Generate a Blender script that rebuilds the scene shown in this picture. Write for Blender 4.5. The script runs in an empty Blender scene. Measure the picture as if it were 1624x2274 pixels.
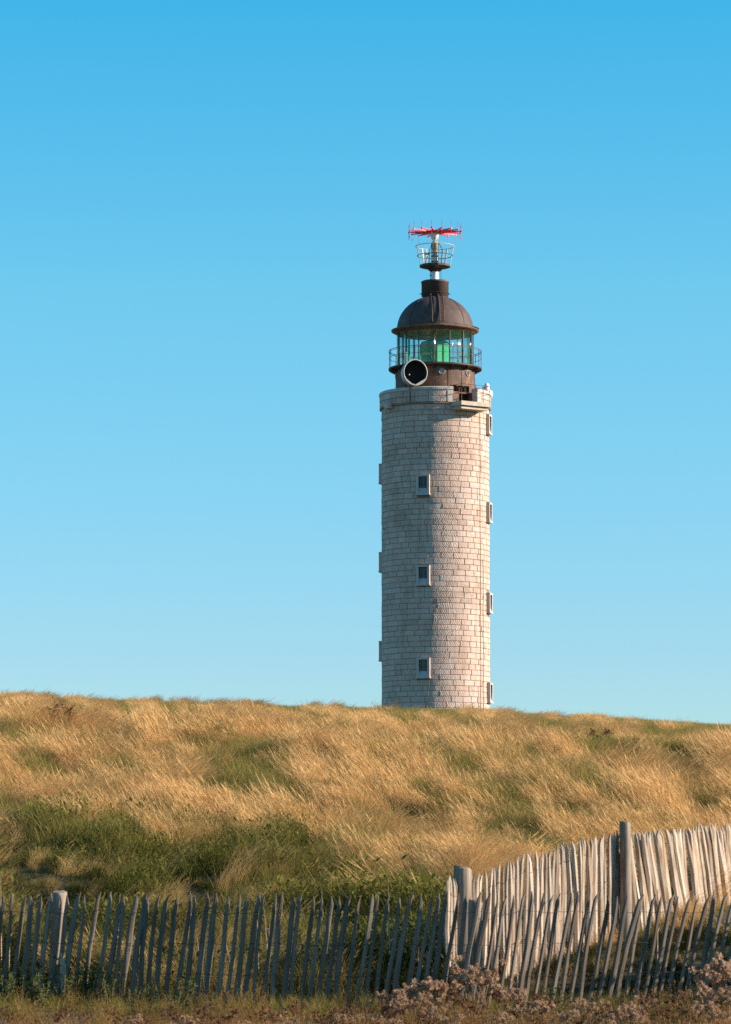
import bpy, math, random
import numpy as np
from mathutils import Vector

R = math.radians
rng = np.random.default_rng(7)
random.seed(7)
scene = bpy.context.scene
COL = scene.collection

# ------------------------------------------------------------------ camera
EYE = 1.6
FPX = 8021.0                      # focal length in photo pixels (photo seen at 1624 x 2274)
PITCH = math.atan((1971 - 1137) / FPX)
cd = bpy.data.cameras.new('camera')
cam = bpy.data.objects.new('camera', cd)
COL.objects.link(cam)
cam.location = (0, 0, EYE)
cam.rotation_euler = (math.pi / 2 + PITCH, 0, 0)
cd.sensor_fit = 'HORIZONTAL'
cd.sensor_width = 24.0
cd.lens = 24.0 * FPX / 1624
cd.clip_start = 0.5
cd.clip_end = 9000
cd.dof.use_dof = True
cd.dof.focus_distance = 180
cd.dof.aperture_fstop = 7.5
scene.camera = cam

# ------------------------------------------------------------------ sky and sun
SUN_EL, SUN_AZ = R(21), R(5)      # azimuth: degrees towards the camera from straight right
sund = Vector((math.cos(SUN_AZ) * math.cos(SUN_EL), -math.sin(SUN_AZ) * math.cos(SUN_EL), math.sin(SUN_EL)))
world = bpy.data.worlds.new('World')
scene.world = world
world.use_nodes = True
wn, wl = world.node_tree.nodes, world.node_tree.links
wn.clear()
sky = wn.new('ShaderNodeTexSky')
sky.sky_type = 'NISHITA'
sky.sun_disc = False
sky.sun_elevation = SUN_EL
sky.sun_rotation = math.atan2(sund.x, sund.y)
sky.altitude = 0
sky.air_density = 1.0
sky.dust_density = 0.0
sky.ozone_density = 2.0
# colour grade of the clear sky by elevation, the same all round
geo = wn.new('ShaderNodeTexCoord')
sep = wn.new('ShaderNodeSeparateXYZ')
grade = wn.new('ShaderNodeValToRGB')
for k, (pos, c) in enumerate(((0.0, (.63, .89, 1.16)), (.063, (.61, .895, 1.18)), (.162, (.50, 1.13, 1.25)), (.245, (.22, 1.16, 1.37)), (1.0, (.46, .96, 1.16)))):
    e = grade.color_ramp.elements[k] if k < 1 else grade.color_ramp.elements.new(pos) if k < 4 else grade.color_ramp.elements[-1]
    e.position = pos
    e.color = (*(q / 1.4 for q in c), 1)
tint = wn.new('ShaderNodeMix')
tint.data_type = 'RGBA'
tint.blend_type = 'MULTIPLY'
tint.inputs[0].default_value = 1.0
bg = wn.new('ShaderNodeBackground')
bg.inputs['Strength'].default_value = 0.0778 * 1.4
wo = wn.new('ShaderNodeOutputWorld')
wl.new(geo.outputs['Generated'], sep.inputs[0])
wl.new(sep.outputs['Z'], grade.inputs[0])
wl.new(sky.outputs[0], tint.inputs[6])
wl.new(grade.outputs[0], tint.inputs[7])
wl.new(tint.outputs[2], bg.inputs['Color'])
wl.new(bg.outputs[0], wo.inputs['Surface'])

sd = bpy.data.lights.new('sun', 'SUN')
sd.energy = 5.0
sd.angle = R(0.53)
sd.color = (1.0, 0.845, 0.68)
sun = bpy.data.objects.new('sun', sd)
COL.objects.link(sun)
sun.location = (60, -5, 60)
sun.rotation_euler = sund.to_track_quat('Z', 'Y').to_euler()

scene.view_settings.view_transform = 'Standard'
scene.view_settings.look = 'None'
scene.view_settings.exposure = 0.88
scene.view_settings.gamma = 1.0
scene.view_settings.use_curve_mapping = False
scene.render.engine = 'CYCLES'
scene.cycles.max_bounces = 6
scene.cycles.diffuse_bounces = 3
scene.cycles.glossy_bounces = 3
scene.cycles.transmission_bounces = 4
scene.cycles.transparent_max_bounces = 12
scene.cycles.use_denoising = False
scene.cycles.sample_clamp_indirect = 3.0
scene.cycles.caustics_reflective = False
scene.cycles.caustics_refractive = False


# ------------------------------------------------------------------ photo pixel <-> place
def project(x, y, z):
    cp, sp = math.cos(PITCH), math.sin(PITCH)
    dz = z - EYE
    f = y * cp + dz * sp
    v = -y * sp + dz * cp
    return 812 + FPX * x / f, 1137 - FPX * v / f


def z_at(py, d):                   # height of a point seen at photo row py, standing d metres away
    v = (1137 - py) / FPX
    cp, sp = math.cos(PITCH), math.sin(PITCH)
    return EYE + d * (sp + cp * v) / (cp - sp * v)


def x_at(px, d):
    return (px - 812) / FPX * d * 1.003


# ------------------------------------------------------------------ terrain height
_lat = np.random.default_rng(3).random((64, 64))


def vnoise(x, y, seed=0):
    x = np.asarray(x, float) + seed * 17.3
    y = np.asarray(y, float) + seed * 9.1
    xi, yi = np.floor(x).astype(int), np.floor(y).astype(int)
    fx, fy = x - xi, y - yi
    fx, fy = fx * fx * (3 - 2 * fx), fy * fy * (3 - 2 * fy)
    a, b = _lat[xi % 64, yi % 64], _lat[(xi + 1) % 64, yi % 64]
    c, d = _lat[xi % 64, (yi + 1) % 64], _lat[(xi + 1) % 64, (yi + 1) % 64]
    return (a + (b - a) * fx) * (1 - fy) + (c + (d - c) * fx) * fy


_py = np.array([-4000, -60, 0, 20, 34, 37, 38.5, 39.6, 40.4, 41.2, 44, 50, 55, 60, 66, 72, 78, 84, 88, 94, 105, 130, 200, 230, 400, 900, 4000.])
_pz = np.array([-2, 0, 0, .0, -.12, -.06, .06, .22, .31, .40, .72, 1.50, 2.25, 3.0, 3.75, 4.50, 5.08, 5.51, 5.68, 5.71, 5.50, 5.4, 6.5, 6.6, 6.0, 3.0, -6])
_gy = np.arange(-100, 420, .5)
_gz = np.interp(_gy, _py, _pz)
_k = np.exp(-np.linspace(-2.5, 2.5, 7) ** 2 / 2)
_k /= _k.sum()
_sm = np.convolve(_gz, _k, 'same')
_gz[20:-20] = np.where(_gy[20:-20] > 45, _sm[20:-20], _gz[20:-20])


def height(x, y):
    x = np.asarray(x, float)
    y = np.asarray(y, float)
    z = np.where((y > -90) & (y < 410), np.interp(y, _gy, _gz), np.interp(y, _py, _pz))
    slope = np.clip((y - 48) / 25, 0, 1) * np.clip(1 - (y - 120) / 60, 0, 1)
    z = z - 0.040 * np.clip(x, -30, 30) * slope
    hill = np.clip((y - 41.5) / 6, 0, 1) * np.clip(1 - (y - 110) / 60, 0, 1)
    z = z + hill * ((vnoise(x / 3.1, y / 6.0, 1) - .5) * (.40 - .36 * np.clip((y - 58) / 16, 0, 1)) + (vnoise(x / 1.1, y / 2.4, 2) - .5) * (.24 - .21 * np.clip((y - 66) / 12, 0, 1)))
    z = z + .10 * np.exp(-((x - 2.0) / 4.0) ** 2 / 2) * np.clip((y - 70) / 12, 0, 1) * np.clip(1 - (y - 105) / 20, 0, 1)
    # bank that carries the farther fence
    z = z + .42 / (1 + np.exp(-(x - 2.0) / .35)) * np.exp(-((y - 45.0) / 1.9) ** 2 / 2) * np.clip((y - 40) / 2, 0, 1)
    # lumpy ground in the green hollow
    hol = np.exp(-((y - 49) / 4.0) ** 2 / 2) * (1 / (1 + np.exp((x + .4) / .5)))
    z = z + hol * ((vnoise(x / 1.3, y / 1.9, 5) - .5) * .80)
    return z


def h1(x, y):
    return float(height(np.array([x]), np.array([y]))[0])


# ------------------------------------------------------------------ object helpers
def tag(o, label=None, cat=None, group=None, kind=None):
    if label: o['label'] = label
    if cat: o['category'] = cat
    if group: o['group'] = group
    if kind: o['kind'] = kind
    return o


def empty(name, loc):
    o = bpy.data.objects.new(name, None)
    COL.objects.link(o)
    o.location = loc
    o.empty_display_size = .3
    return o


def link(name, me, parent=None, loc=None, rot=None):
    o = bpy.data.objects.new(name, me)
    COL.objects.link(o)
    if parent is not None: o.parent = parent
    if loc is not None: o.location = loc
    if rot is not None: o.rotation_euler = rot
    return o


class MB:
    def __init__(s):
        s.v, s.f, s.sm = [], [], []

    def add(s, vs, fs, smooth=False):
        n = len(s.v)
        s.v.extend([tuple(p) for p in vs])
        s.f.extend([tuple(i + n for i in f) for f in fs])
        s.sm.extend([smooth] * len(fs))
        return n

    def lathe(s, prof, segs=48, a0=0.0, a1=None, smooth=True, cx=0, cy=0):
        full = a1 is None
        a1 = a0 + 2 * math.pi if full else a1
        n = segs if full else segs + 1
        vs = []
        for r, z in prof:
            for i in range(n):
                a = a0 + (a1 - a0) * i / segs
                vs.append((cx + r * math.sin(a), cy - r * math.cos(a), z))
        fs = []
        for j in range(len(prof) - 1):
            for i in range(segs):
                k = (i + 1) % n
                fs.append((j * n + i, j * n + k, (j + 1) * n + k, (j + 1) * n + i))
        if not full:                                   # close both ends of a partial ring
            m = len(prof)
            fs.append(tuple(j * n for j in range(m))[::-1])
            fs.append(tuple(j * n + n - 1 for j in range(m)))
        s.add(vs, fs, smooth)

    def box(s, c, ex, ey, ez):
        c, ex, ey, ez = Vector(c), Vector(ex), Vector(ey), Vector(ez)
        vs = [c + sx * ex + sy * ey + sz * ez for sz in (-1, 1) for sy in (-1, 1) for sx in (-1, 1)]
        s.add(vs, [(0, 2, 3, 1), (4, 5, 7, 6), (0, 1, 5, 4), (2, 6, 7, 3), (0, 4, 6, 2), (1, 3, 7, 5)])

    def tube(s, pts, rad, segs=6, cap=True, closed=False, smooth=True):
        pts = [Vector(p) for p in pts]
        m = len(pts)
        if not hasattr(rad, '__len__'): rad = [rad] * m
        vs = []
        up = None
        for i, p in enumerate(pts):
            if closed:
                t = pts[(i + 1) % m] - pts[i - 1]
            else:
                t = pts[min(i + 1, m - 1)] - pts[max(i - 1, 0)]
            t.normalize()
            if up is None:
                up = Vector((0, 0, 1)) if abs(t.z) < .9 else Vector((1, 0, 0))
            b = t.cross(up)
            if b.length < 1e-4: b = t.cross(Vector((1, 0.3, 0)))
            b.normalize()
            u = b.cross(t)
            for k in range(segs):
                a = 2 * math.pi * k / segs
                vs.append(p + (b * math.cos(a) + u * math.sin(a)) * rad[i])
        fs = []
        for i in range(m if closed else m - 1):
            j = (i + 1) % m
            for k in range(segs):
                l = (k + 1) % segs
                fs.append((i * segs + k, j * segs + k, j * segs + l, i * segs + l)[::-1])
        if cap and not closed:
            fs.append(tuple(range(segs)))
            fs.append(tuple((m - 1) * segs + k for k in range(segs))[::-1])
        s.add(vs, fs, smooth)

    def mesh(s, name, mat):
        me = bpy.data.meshes.new(name)
        me.from_pydata(s.v, [], s.f)
        me.polygons.foreach_set('use_smooth', s.sm)
        me.materials.append(mat)
        me.update()
        return me

    def build(s, name, mat, parent=None, loc=None, rot=None):
        return link(name, s.mesh(name, mat), parent, loc, rot)


# ------------------------------------------------------------------ materials
def new_mat(name):
    m = bpy.data.materials.new(name)
    m.use_nodes = True
    nt = m.node_tree
    for n in list(nt.nodes): nt.nodes.remove(n)
    out = nt.nodes.new('ShaderNodeOutputMaterial')
    return m, nt.nodes, nt.links, out


def mixc(N, L, fac, a, b, blend='MIX'):
    n = N.new('ShaderNodeMix')
    n.data_type = 'RGBA'
    n.blend_type = blend
    for i, v in ((0, fac), (6, a), (7, b)):
        if hasattr(v, 'is_linked') or hasattr(v, 'links'):
            L.new(v, n.inputs[i])
        elif i == 0:
            n.inputs[0].default_value = v
        else:
            n.inputs[i].default_value = (*v, 1)
    return n.outputs[2]


def noise(N, L, scale, detail=4, vec=None, rough=.6):
    n = N.new('ShaderNodeTexNoise')
    n.inputs['Scale'].default_value = scale
    n.inputs['Detail'].default_value = detail
    n.inputs['Roughness'].default_value = rough
    if vec is not None: L.new(vec, n.inputs['Vector'])
    return n.outputs['Fac']


def ramp(N, L, fac, lo, hi):
    n = N.new('ShaderNodeMapRange')
    n.inputs['From Min'].default_value = lo
    n.inputs['From Max'].default_value = hi
    L.new(fac, n.inputs['Value'])
    return n.outputs[0]


def coords(N, L, scale=(1, 1, 1), kind='Object'):
    t = N.new('ShaderNodeTexCoord')
    mp = N.new('ShaderNodeMapping')
    mp.inputs['Scale'].default_value = scale
    L.new(t.outputs[kind], mp.inputs['Vector'])
    return mp.outputs[0]


def bump(N, L, hgt, strength, dist):
    b = N.new('ShaderNodeBump')
    b.inputs['Strength'].default_value = strength
    b.inputs['Distance'].default_value = dist
    L.new(hgt, b.inputs['Height'])
    return b.outputs[0]


def plain(name, c1, c2, scale=3.0, rough=.6, metal=0.0, stretch=(1, 1, 1), bmp=.3, bdist=.01, thr=(.35, .65), c3=None):
    m, N, L, out = new_mat(name)
    p = N.new('ShaderNodeBsdfPrincipled')
    v = coords(N, L, stretch)
    f = noise(N, L, scale, 6, v)
    c = mixc(N, L, ramp(N, L, f, *thr), c1, c2)
    if c3:
        c = mixc(N, L, ramp(N, L, noise(N, L, scale * 2.7, 5, v), .56, .66), c, c3)
    L.new(c, p.inputs['Base Color'])
    p.inputs['Roughness'].default_value = rough
    p.inputs['Metallic'].default_value = metal
    if bmp: L.new(bump(N, L, noise(N, L, scale * 6, 5, v), bmp, bdist), p.inputs['Normal'])
    L.new(p.outputs[0], out.inputs[0])
    return m


# stone: colour per block comes from the mesh, tool marks from the block's own hatch coordinates
def stone_mat():
    m, N, L, out = new_mat('granite_block')
    p = N.new('ShaderNodeBsdfPrincipled')
    p.inputs['Roughness'].default_value = .85
    at = N.new('ShaderNodeAttribute')
    at.attribute_name = 'col'
    v = coords(N, L)
    c = mixc(N, L, ramp(N, L, noise(N, L, 5.0, 6, v), .3, .7), at.outputs['Color'],
             (.88, .85, .82), 'MULTIPLY')
    streak = noise(N, L, 1.0, 4, coords(N, L, (2.2, 2.2, .12)))
    c = mixc(N, L, ramp(N, L, streak, .52, .75), c, (.80, .70, .62), 'MULTIPLY')
    fine = noise(N, L, 1.0, 5, coords(N, L, (7, 7, .22)))
    c = mixc(N, L, ramp(N, L, fine, .60, .78), c, (.74, .64, .56), 'MULTIPLY')
    blot = noise(N, L, .55, 7, v)
    c = mixc(N, L, ramp(N, L, blot, .56, .72), c, (.80, .77, .74), 'MULTIPLY')
    L.new(c, p.inputs['Base Color'])
    uv = N.new('ShaderNodeUVMap')
    uv.uv_map = 'hatch'
    w = N.new('ShaderNodeTexWave')
    w.wave_type = 'BANDS'
    w.bands_direction = 'X'
    w.inputs['Scale'].default_value = 3.1
    w.inputs['Distortion'].default_value = 5.0
    w.inputs['Detail'].default_value = 2
    w.inputs['Detail Scale'].default_value = 1.2
    L.new(uv.outputs[0], w.inputs['Vector'])
    n2 = noise(N, L, 9, 5, v)
    add = N.new('ShaderNodeMath')
    add.operation = 'MULTIPLY_ADD'
    add.inputs[1].default_value = 1.2
    amp = N.new('ShaderNodeMath')
    amp.operation = 'MULTIPLY'
    L.new(w.outputs['Fac'], amp.inputs[0])
    L.new(ramp(N, L, noise(N, L, 1.1, 3, v), .35, .7), amp.inputs[1])
    L.new(n2, add.inputs[0])
    L.new(amp.outputs[0], add.inputs[2])
    L.new(bump(N, L, add.outputs[0], 1.0, .024), p.inputs['Normal'])
    L.new(p.outputs[0], out.inputs[0])
    return m


def leaf_mat(name, ca, cb, tip=None, trans=.35, attr='tint'):
    """two-sided leaf: colour runs from ca to cb with the plant's own tint, the far end of the blade towards tip"""
    m, N, L, out = new_mat(name)
    a = N.new('ShaderNodeAttribute')
    a.attribute_type = 'INSTANCER'
    a.attribute_name = attr
    g = N.new('ShaderNodeAttribute')
    g.attribute_name = 'along'
    r = N.new('ShaderNodeAttribute')
    r.attribute_name = 'rnd'
    ad = N.new('ShaderNodeMath')
    ad.operation = 'MULTIPLY_ADD'
    ad.inputs[1].default_value = .35
    L.new(r.outputs['Fac'], ad.inputs[0])
    L.new(a.outputs['Fac'], ad.inputs[2])
    cl = N.new('ShaderNodeMath')
    cl.operation = 'SUBTRACT'
    cl.use_clamp = True
    cl.inputs[1].default_value = .175
    L.new(ad.outputs[0], cl.inputs[0])
    c = mixc(N, L, cl.outputs[0], ca, cb)
    if tip:
        c = mixc(N, L, ramp(N, L, g.outputs['Fac'], .1, 1.0), c, tip)
    d = N.new('ShaderNodeBsdfDiffuse')
    t = N.new('ShaderNodeBsdfTranslucent')
    L.new(c, d.inputs[0])
    L.new(c, t.inputs[0])
    x = N.new('ShaderNodeMixShader')
    x.inputs[0].default_value = trans
    L.new(d.outputs[0], x.inputs[1])
    L.new(t.outputs[0], x.inputs[2])
    L.new(x.outputs[0], out.inputs[0])
    return m


def glass_mat(name, tintc, base):
    m, N, L, out = new_mat(name)
    t = N.new('ShaderNodeBsdfTransparent')
    t.inputs[0].default_value = (*tintc, 1)
    g = N.new('ShaderNodeBsdfGlossy')
    g.inputs['Roughness'].default_value = .16
    lw = N.new('ShaderNodeLayerWeight')
    pw = N.new('ShaderNodeMath')
    pw.operation = 'POWER'
    pw.inputs[1].default_value = 4.0
    L.new(lw.outputs['Facing'], pw.inputs[0])
    ad = N.new('ShaderNodeMath')
    ad.operation = 'MULTIPLY_ADD'
    ad.use_clamp = True
    ad.inputs[1].default_value = .6
    ad.inputs[2].default_value = base
    L.new(pw.outputs[0], ad.inputs[0])
    x = N.new('ShaderNodeMixShader')
    L.new(ad.outputs[0], x.inputs[0])
    L.new(t.outputs[0], x.inputs[1])
    L.new(g.outputs[0], x.inputs[2])
    L.new(x.outputs[0], out.inputs[0])
    return m


def wood_mat(name, ca, cb, cc):
    m, N, L, out = new_mat(name)
    p = N.new('ShaderNodeBsdfPrincipled')
    p.inputs['Roughness'].default_value = .8
    oi = N.new('ShaderNodeObjectInfo')
    t = N.new('ShaderNodeTexCoord')
    mp = N.new('ShaderNodeMapping')
    mp.inputs['Scale'].default_value = (45, 45, 2.2)
    ofs = N.new('ShaderNodeVectorMath')
    ofs.operation = 'ADD'
    sc_ = N.new('ShaderNodeVectorMath')
    sc_.operation = 'SCALE'
    sc_.inputs[0].default_value = (7, 3, 5)
    L.new(oi.outputs['Random'], sc_.inputs['Scale'])
    L.new(t.outputs['Object'], ofs.inputs[0])
    L.new(sc_.outputs[0], ofs.inputs[1])
    L.new(ofs.outputs[0], mp.inputs['Vector'])
    f = noise(N, L, 1.0, 6, mp.outputs[0])
    big = N.new('ShaderNodeMapping')
    big.inputs['Scale'].default_value = (10, 10, 2.0)
    L.new(ofs.outputs[0], big.inputs['Vector'])
    f2 = noise(N, L, 1.0, 3, big.outputs[0])
    c = mixc(N, L, ramp(N, L, f, .3, .7), ca, cb)
    c = mixc(N, L, ramp(N, L, f2, .46, .68), c, cc)
    tn = N.new('ShaderNodeMapRange')
    tn.inputs['To Min'].default_value = .60
    tn.inputs['To Max'].default_value = 1.12
    L.new(oi.outputs['Random'], tn.inputs['Value'])
    sc = N.new('ShaderNodeVectorMath')
    sc.operation = 'SCALE'
    L.new(c, sc.inputs[0])
    L.new(tn.outputs[0], sc.inputs['Scale'])
    L.new(sc.outputs[0], p.inputs['Base Color'])
    L.new(bump(N, L, f, .6, .006), p.inputs['Normal'])
    L.new(p.outputs[0], out.inputs[0])
    return m


M = {}
M['stone'] = stone_mat()
M['mortar'] = plain('mortar', (.20, .16, .132), (.26, .21, .175), 4, .95)
M['dressed'] = plain('dressed_stone', (.45, .375, .325), (.57, .49, .43), 4, .8, bmp=.4, bdist=.012)
M['sillstone'] = plain('sill_stone', (.40, .38, .36), (.52, .50, .47), 5, .6)
M['ledge'] = plain('ledge_stone', (.40, .32, .24), (.54, .46, .36), 3, .85, bmp=.5, bdist=.015)
M['rust'] = plain('rusted_plate', (.085, .046, .032), (.20, .105, .065), 2.2, .75, .0, (1, 1, .45), .5, .012, (.35, .7), (.26, .12, .06))
M['dome'] = plain('dome_patina', (.052, .033, .030), (.10, .060, .050), 1.8, .72, .0, (1, 1, .5), .3, .01, (.35, .7), (.16, .075, .05))
M['dark'] = plain('dark_iron', (.035, .024, .022), (.08, .048, .036), 5, .6, .2)
M['rail'] = plain('rusty_rail', (.11, .05, .04), (.17, .085, .06), 6, .7)
M['void'] = plain('black_inside', (.010, .010, .010), (.02, .018, .016), 5, .9)  # near-black colour for the horn mouth, doorway and cowl mouths
M['white'] = plain('white_paint', (.74, .74, .73), (.82, .82, .80), 3, .45, bmp=.1)
M['greypaint'] = plain('grey_white_paint', (.40, .37, .33), (.54, .50, .46), 4, .5, bmp=.1, c3=(.36, .30, .25))
M['tanpaint'] = plain('tan_paint', (.50, .40, .30), (.66, .56, .44), 4, .6, c3=(.30, .18, .10))
M['red'] = plain('red_paint', (.72, .025, .07), (.80, .05, .10), 3, .4, bmp=.05)
M['green'] = plain('green_panel', (.01, .40, .17), (.01, .50, .20), 2, .5, bmp=.05)
M['ceil'] = plain('pale_ceiling', (.80, .78, .76), (.86, .84, .82), 2, .6)
M['glass'] = glass_mat('lantern_glass', (.93, .99, .985), .07)
M['pane'] = plain('window_glass', (.010, .014, .018), (.02, .026, .032), 1.0, .08, bmp=0)
M['brass'] = plain('porthole_brass', (.30, .20, .12), (.40, .28, .18), 4, .5, .3)
M['wood'] = wood_mat('pale_chestnut', (.31, .215, .14), (.70, .575, .45), (.30, .18, .10))
M['greywood'] = wood_mat('grey_old_chestnut', (.075, .060, .050), (.265, .215, .17), (.15, .098, .06))
M['postwood'] = wood_mat('post_wood', (.20, .145, .10), (.54, .435, .34), (.24, .15, .095))
M['wire'] = plain('fence_wire', (.08, .065, .055), (.14, .10, .08), 9, .6, .5, bmp=0)
M['cable'] = plain('conductor_cable', (.36, .24, .17), (.46, .32, .23), 5, .7, bmp=0)
M['dry'] = leaf_mat('dry_grass_blade', (.32, .178, .056), (.83, .53, .23), None, .30)
M['grn'] = leaf_mat('green_grass_blade', (.055, .062, .012), (.26, .225, .05), (.34, .27, .085), .35)
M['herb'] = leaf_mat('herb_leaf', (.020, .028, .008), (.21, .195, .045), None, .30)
M['fore'] = leaf_mat('autumn_grass_blade', (.17, .085, .03), (.46, .265, .105), None, .30)
M['fluff'] = leaf_mat('seed_fluff', (.46, .30, .19), (.74, .54, .38), None, .35)
M['rustfluff'] = leaf_mat('brown_seed_head', (.24, .125, .07), (.40, .24, .15), None, .3)
M['stalk'] = plain('dead_stem', (.20, .11, .06), (.32, .19, .10), 8, .9, bmp=0)
M['leafg'] = leaf_mat('weed_leaf', (.10, .15, .05), (.16, .21, .08), None, .3)
M['umber'] = leaf_mat('dead_leaf', (.10, .045, .025), (.20, .09, .05), None, .25)


def ground_mat():
    m, N, L, out = new_mat('turf_soil')
    p = N.new('ShaderNodeBsdfPrincipled')
    p.inputs['Roughness'].default_value = 1.0
    v = coords(N, L)
    c = mixc(N, L, ramp(N, L, noise(N, L, .5, 6, v), .35, .65), (.075, .058, .026), (.15, .105, .048))
    c = mixc(N, L, ramp(N, L, noise(N, L, 7, 5, v), .4, .7), c, (.045, .052, .015))
    L.new(c, p.inputs['Base Color'])
    L.new(bump(N, L, noise(N, L, 12, 5, v), .8, .05), p.inputs['Normal'])
    L.new(p.outputs[0], out.inputs[0])
    return m


M['ground'] = ground_mat()


# ------------------------------------------------------------------ the ground: one sheet to the horizon
def build_ground():
    def axis(lo, hi, step, far):
        core = np.arange(lo, hi + step * .5, step)
        out, s, p = [], step, hi
        while p < far:
            s *= 1.35
            p += s
            out.append(p)
        inn, s, p = [], step, lo
        while p > -far:
            s *= 1.35
            p -= s
            inn.append(p)
        return np.array(inn[::-1] + list(core) + out)
    xs = axis(-16, 16, .4, 3800)
    ys = axis(30, 104, .4, 3800)
    X, Y = np.meshgrid(xs, ys)
    Zt = height(X.ravel(), Y.ravel())
    nx, ny = len(xs), len(ys)
    vs = np.column_stack([X.ravel(), Y.ravel(), Zt])
    i = np.arange((ny - 1) * (nx - 1))
    a = (i // (nx - 1)) * nx + i % (nx - 1)
    fs = np.column_stack([a, a + 1, a + nx + 1, a + nx])
    me = bpy.data.meshes.new('ground')
    me.from_pydata(vs.tolist(), [], fs.tolist())
    me.polygons.foreach_set('use_smooth', [True] * len(me.polygons))
    me.materials.append(M['ground'])
    o = link('ground', me)
    tag(o, 'rough turf hillside rising from the fence to the lighthouse plateau', 'ground', kind='structure')


build_ground()

# ------------------------------------------------------------------ the lighthouse
TD = 217.0
U = .2 / FPX * TD * 1.003          # one unit of the enlarged photo crops, in metres at the tower
TX = x_at(967.8, TD)
ZB = h1(TX, TD) - .4
LH = empty('lighthouse', (TX, TD, ZB))
tag(LH, 'tall round pale stone lighthouse with rusty domed lantern and red antenna array on top', 'lighthouse')


def Z(py):                         # local height of a silhouette point of the tower at photo row py
    return z_at(py, TD) - ZB


def Z1(c): return Z(467.7 + c * .2)
def Z2(c): return Z(662.6 + c * .2)


def az(r, a, z=0.0):               # azimuth a: 0 faces the camera, positive to the right
    return Vector((r * math.sin(a), -r * math.cos(a), z))


def frame_at(a):                   # outward and rightward unit vectors at azimuth a
    return Vector((math.sin(a), -math.cos(a), 0)), Vector((math.cos(a), math.sin(a), 0))


RS = 600 * U                       # shaft radius, about 3.25 m
RP = 622 * U                       # parapet radius
z_rim = Z2(1058)
z_par0 = Z2(1245)                  # where the parapet starts to flare
z_cop0 = z_rim - 42 * U
NOTCH = (R(17.5), R(47))
z_terr = z_rim - 172 * U

WINS = []                          # (azimuth, photo row of the middle)
for row in (1090, 1288, 1491): WINS.append((R(-14), row))
for row in (947, 1142, 1342, 1541): WINS.append((R(76), row))
for row in (1050, 1247, 1445): WINS.append((R(-104), row))
WW, WH = 150 * U, 226 * U          # outer size of a window frame

PAL = [(.62, .50, .41), (.55, .465, .405), (.61, .46, .38), (.68, .59, .51), (.47, .375, .315), (.60, .545, .50), (.58, .475, .395), (.65, .53, .43)]
PALW = [.22, .18, .14, .13, .03, .13, .12, .05]


def make_block(a0, a1, z0, z1, rad, inner, gap=.020):
    """one curved ashlar: recessed joints, eased edges; returns verts, faces, uvs"""
    bev, ez = .020, .016
    g = gap / 2 / rad
    a0, a1, z0, z1 = a0 + g, a1 - g, z0 + gap / 2, z1 - gap / 2
    jr = rng.normal(0, .007)
    ro = rad + jr
    tilt = rng.normal(0, .006)
    nseg = 3 if (a1 - a0) > .12 else 2
    vs = []

    def ringpts(da, dz, r_):
        pts = []
        b0, b1 = a0 + da / rad, a1 - da / rad
        for i in range(nseg + 1):
            a = b0 + (b1 - b0) * i / nseg
            pts.append((a, z0 + dz, r_ + tilt * (i / nseg - .5)))
        for i in range(nseg, -1, -1):
            a = b0 + (b1 - b0) * i / nseg
            pts.append((a, z1 - dz, r_ + tilt * (i / nseg - .5)))
        return pts
    rings = [ringpts(0, 0, inner), ringpts(0, 0, ro - bev), ringpts(ez, ez, ro)]
    n = 2 * (nseg + 1)
    for rg in rings: vs.extend(rg)
    fs = []
    for k in (0, 1):
        for i in range(n):
            j = (i + 1) % n
            fs.append((k * n + i, k * n + j, (k + 1) * n + j, (k + 1) * n + i))
    for i in range(nseg):
        fs.append((2 * n + i, 2 * n + i + 1, 2 * n + n - 2 - i, 2 * n + n - 1 - i))
    return vs, fs


def blocks_to_object(name, blocks, parent):
    V, F, Cc, H = [], [], [], []
    for (vs, fs, col, ang) in blocks:
        n = len(V)
        ca, sa = math.cos(ang), math.sin(ang)
        for (a, z, r) in vs:
            V.append((r * math.sin(a), -r * math.cos(a), z))
            s = a * RS
            H.append((s * ca + z * sa, -s * sa + z * ca))
        Cc.extend([col] * len(vs))
        F.extend([tuple(i + n for i in f) for f in fs])
    me = bpy.data.meshes.new(name)
    me.from_pydata(V, [], F)
    ca_ = me.attributes.new('col', 'FLOAT_COLOR', 'POINT')
    ca_.data.foreach_set('color', np.array([(*c, 1) for c in Cc], np.float32).ravel())
    uv = me.uv_layers.new(name='hatch')
    li = np.zeros(len(me.loops), np.int32)
    me.loops.foreach_get('vertex_index', li)
    uv.data.foreach_set('uv', np.array(H, np.float32)[li].ravel())
    me.materials.append(M['stone'])
    me.update()
    return link(name, me, parent)


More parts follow.
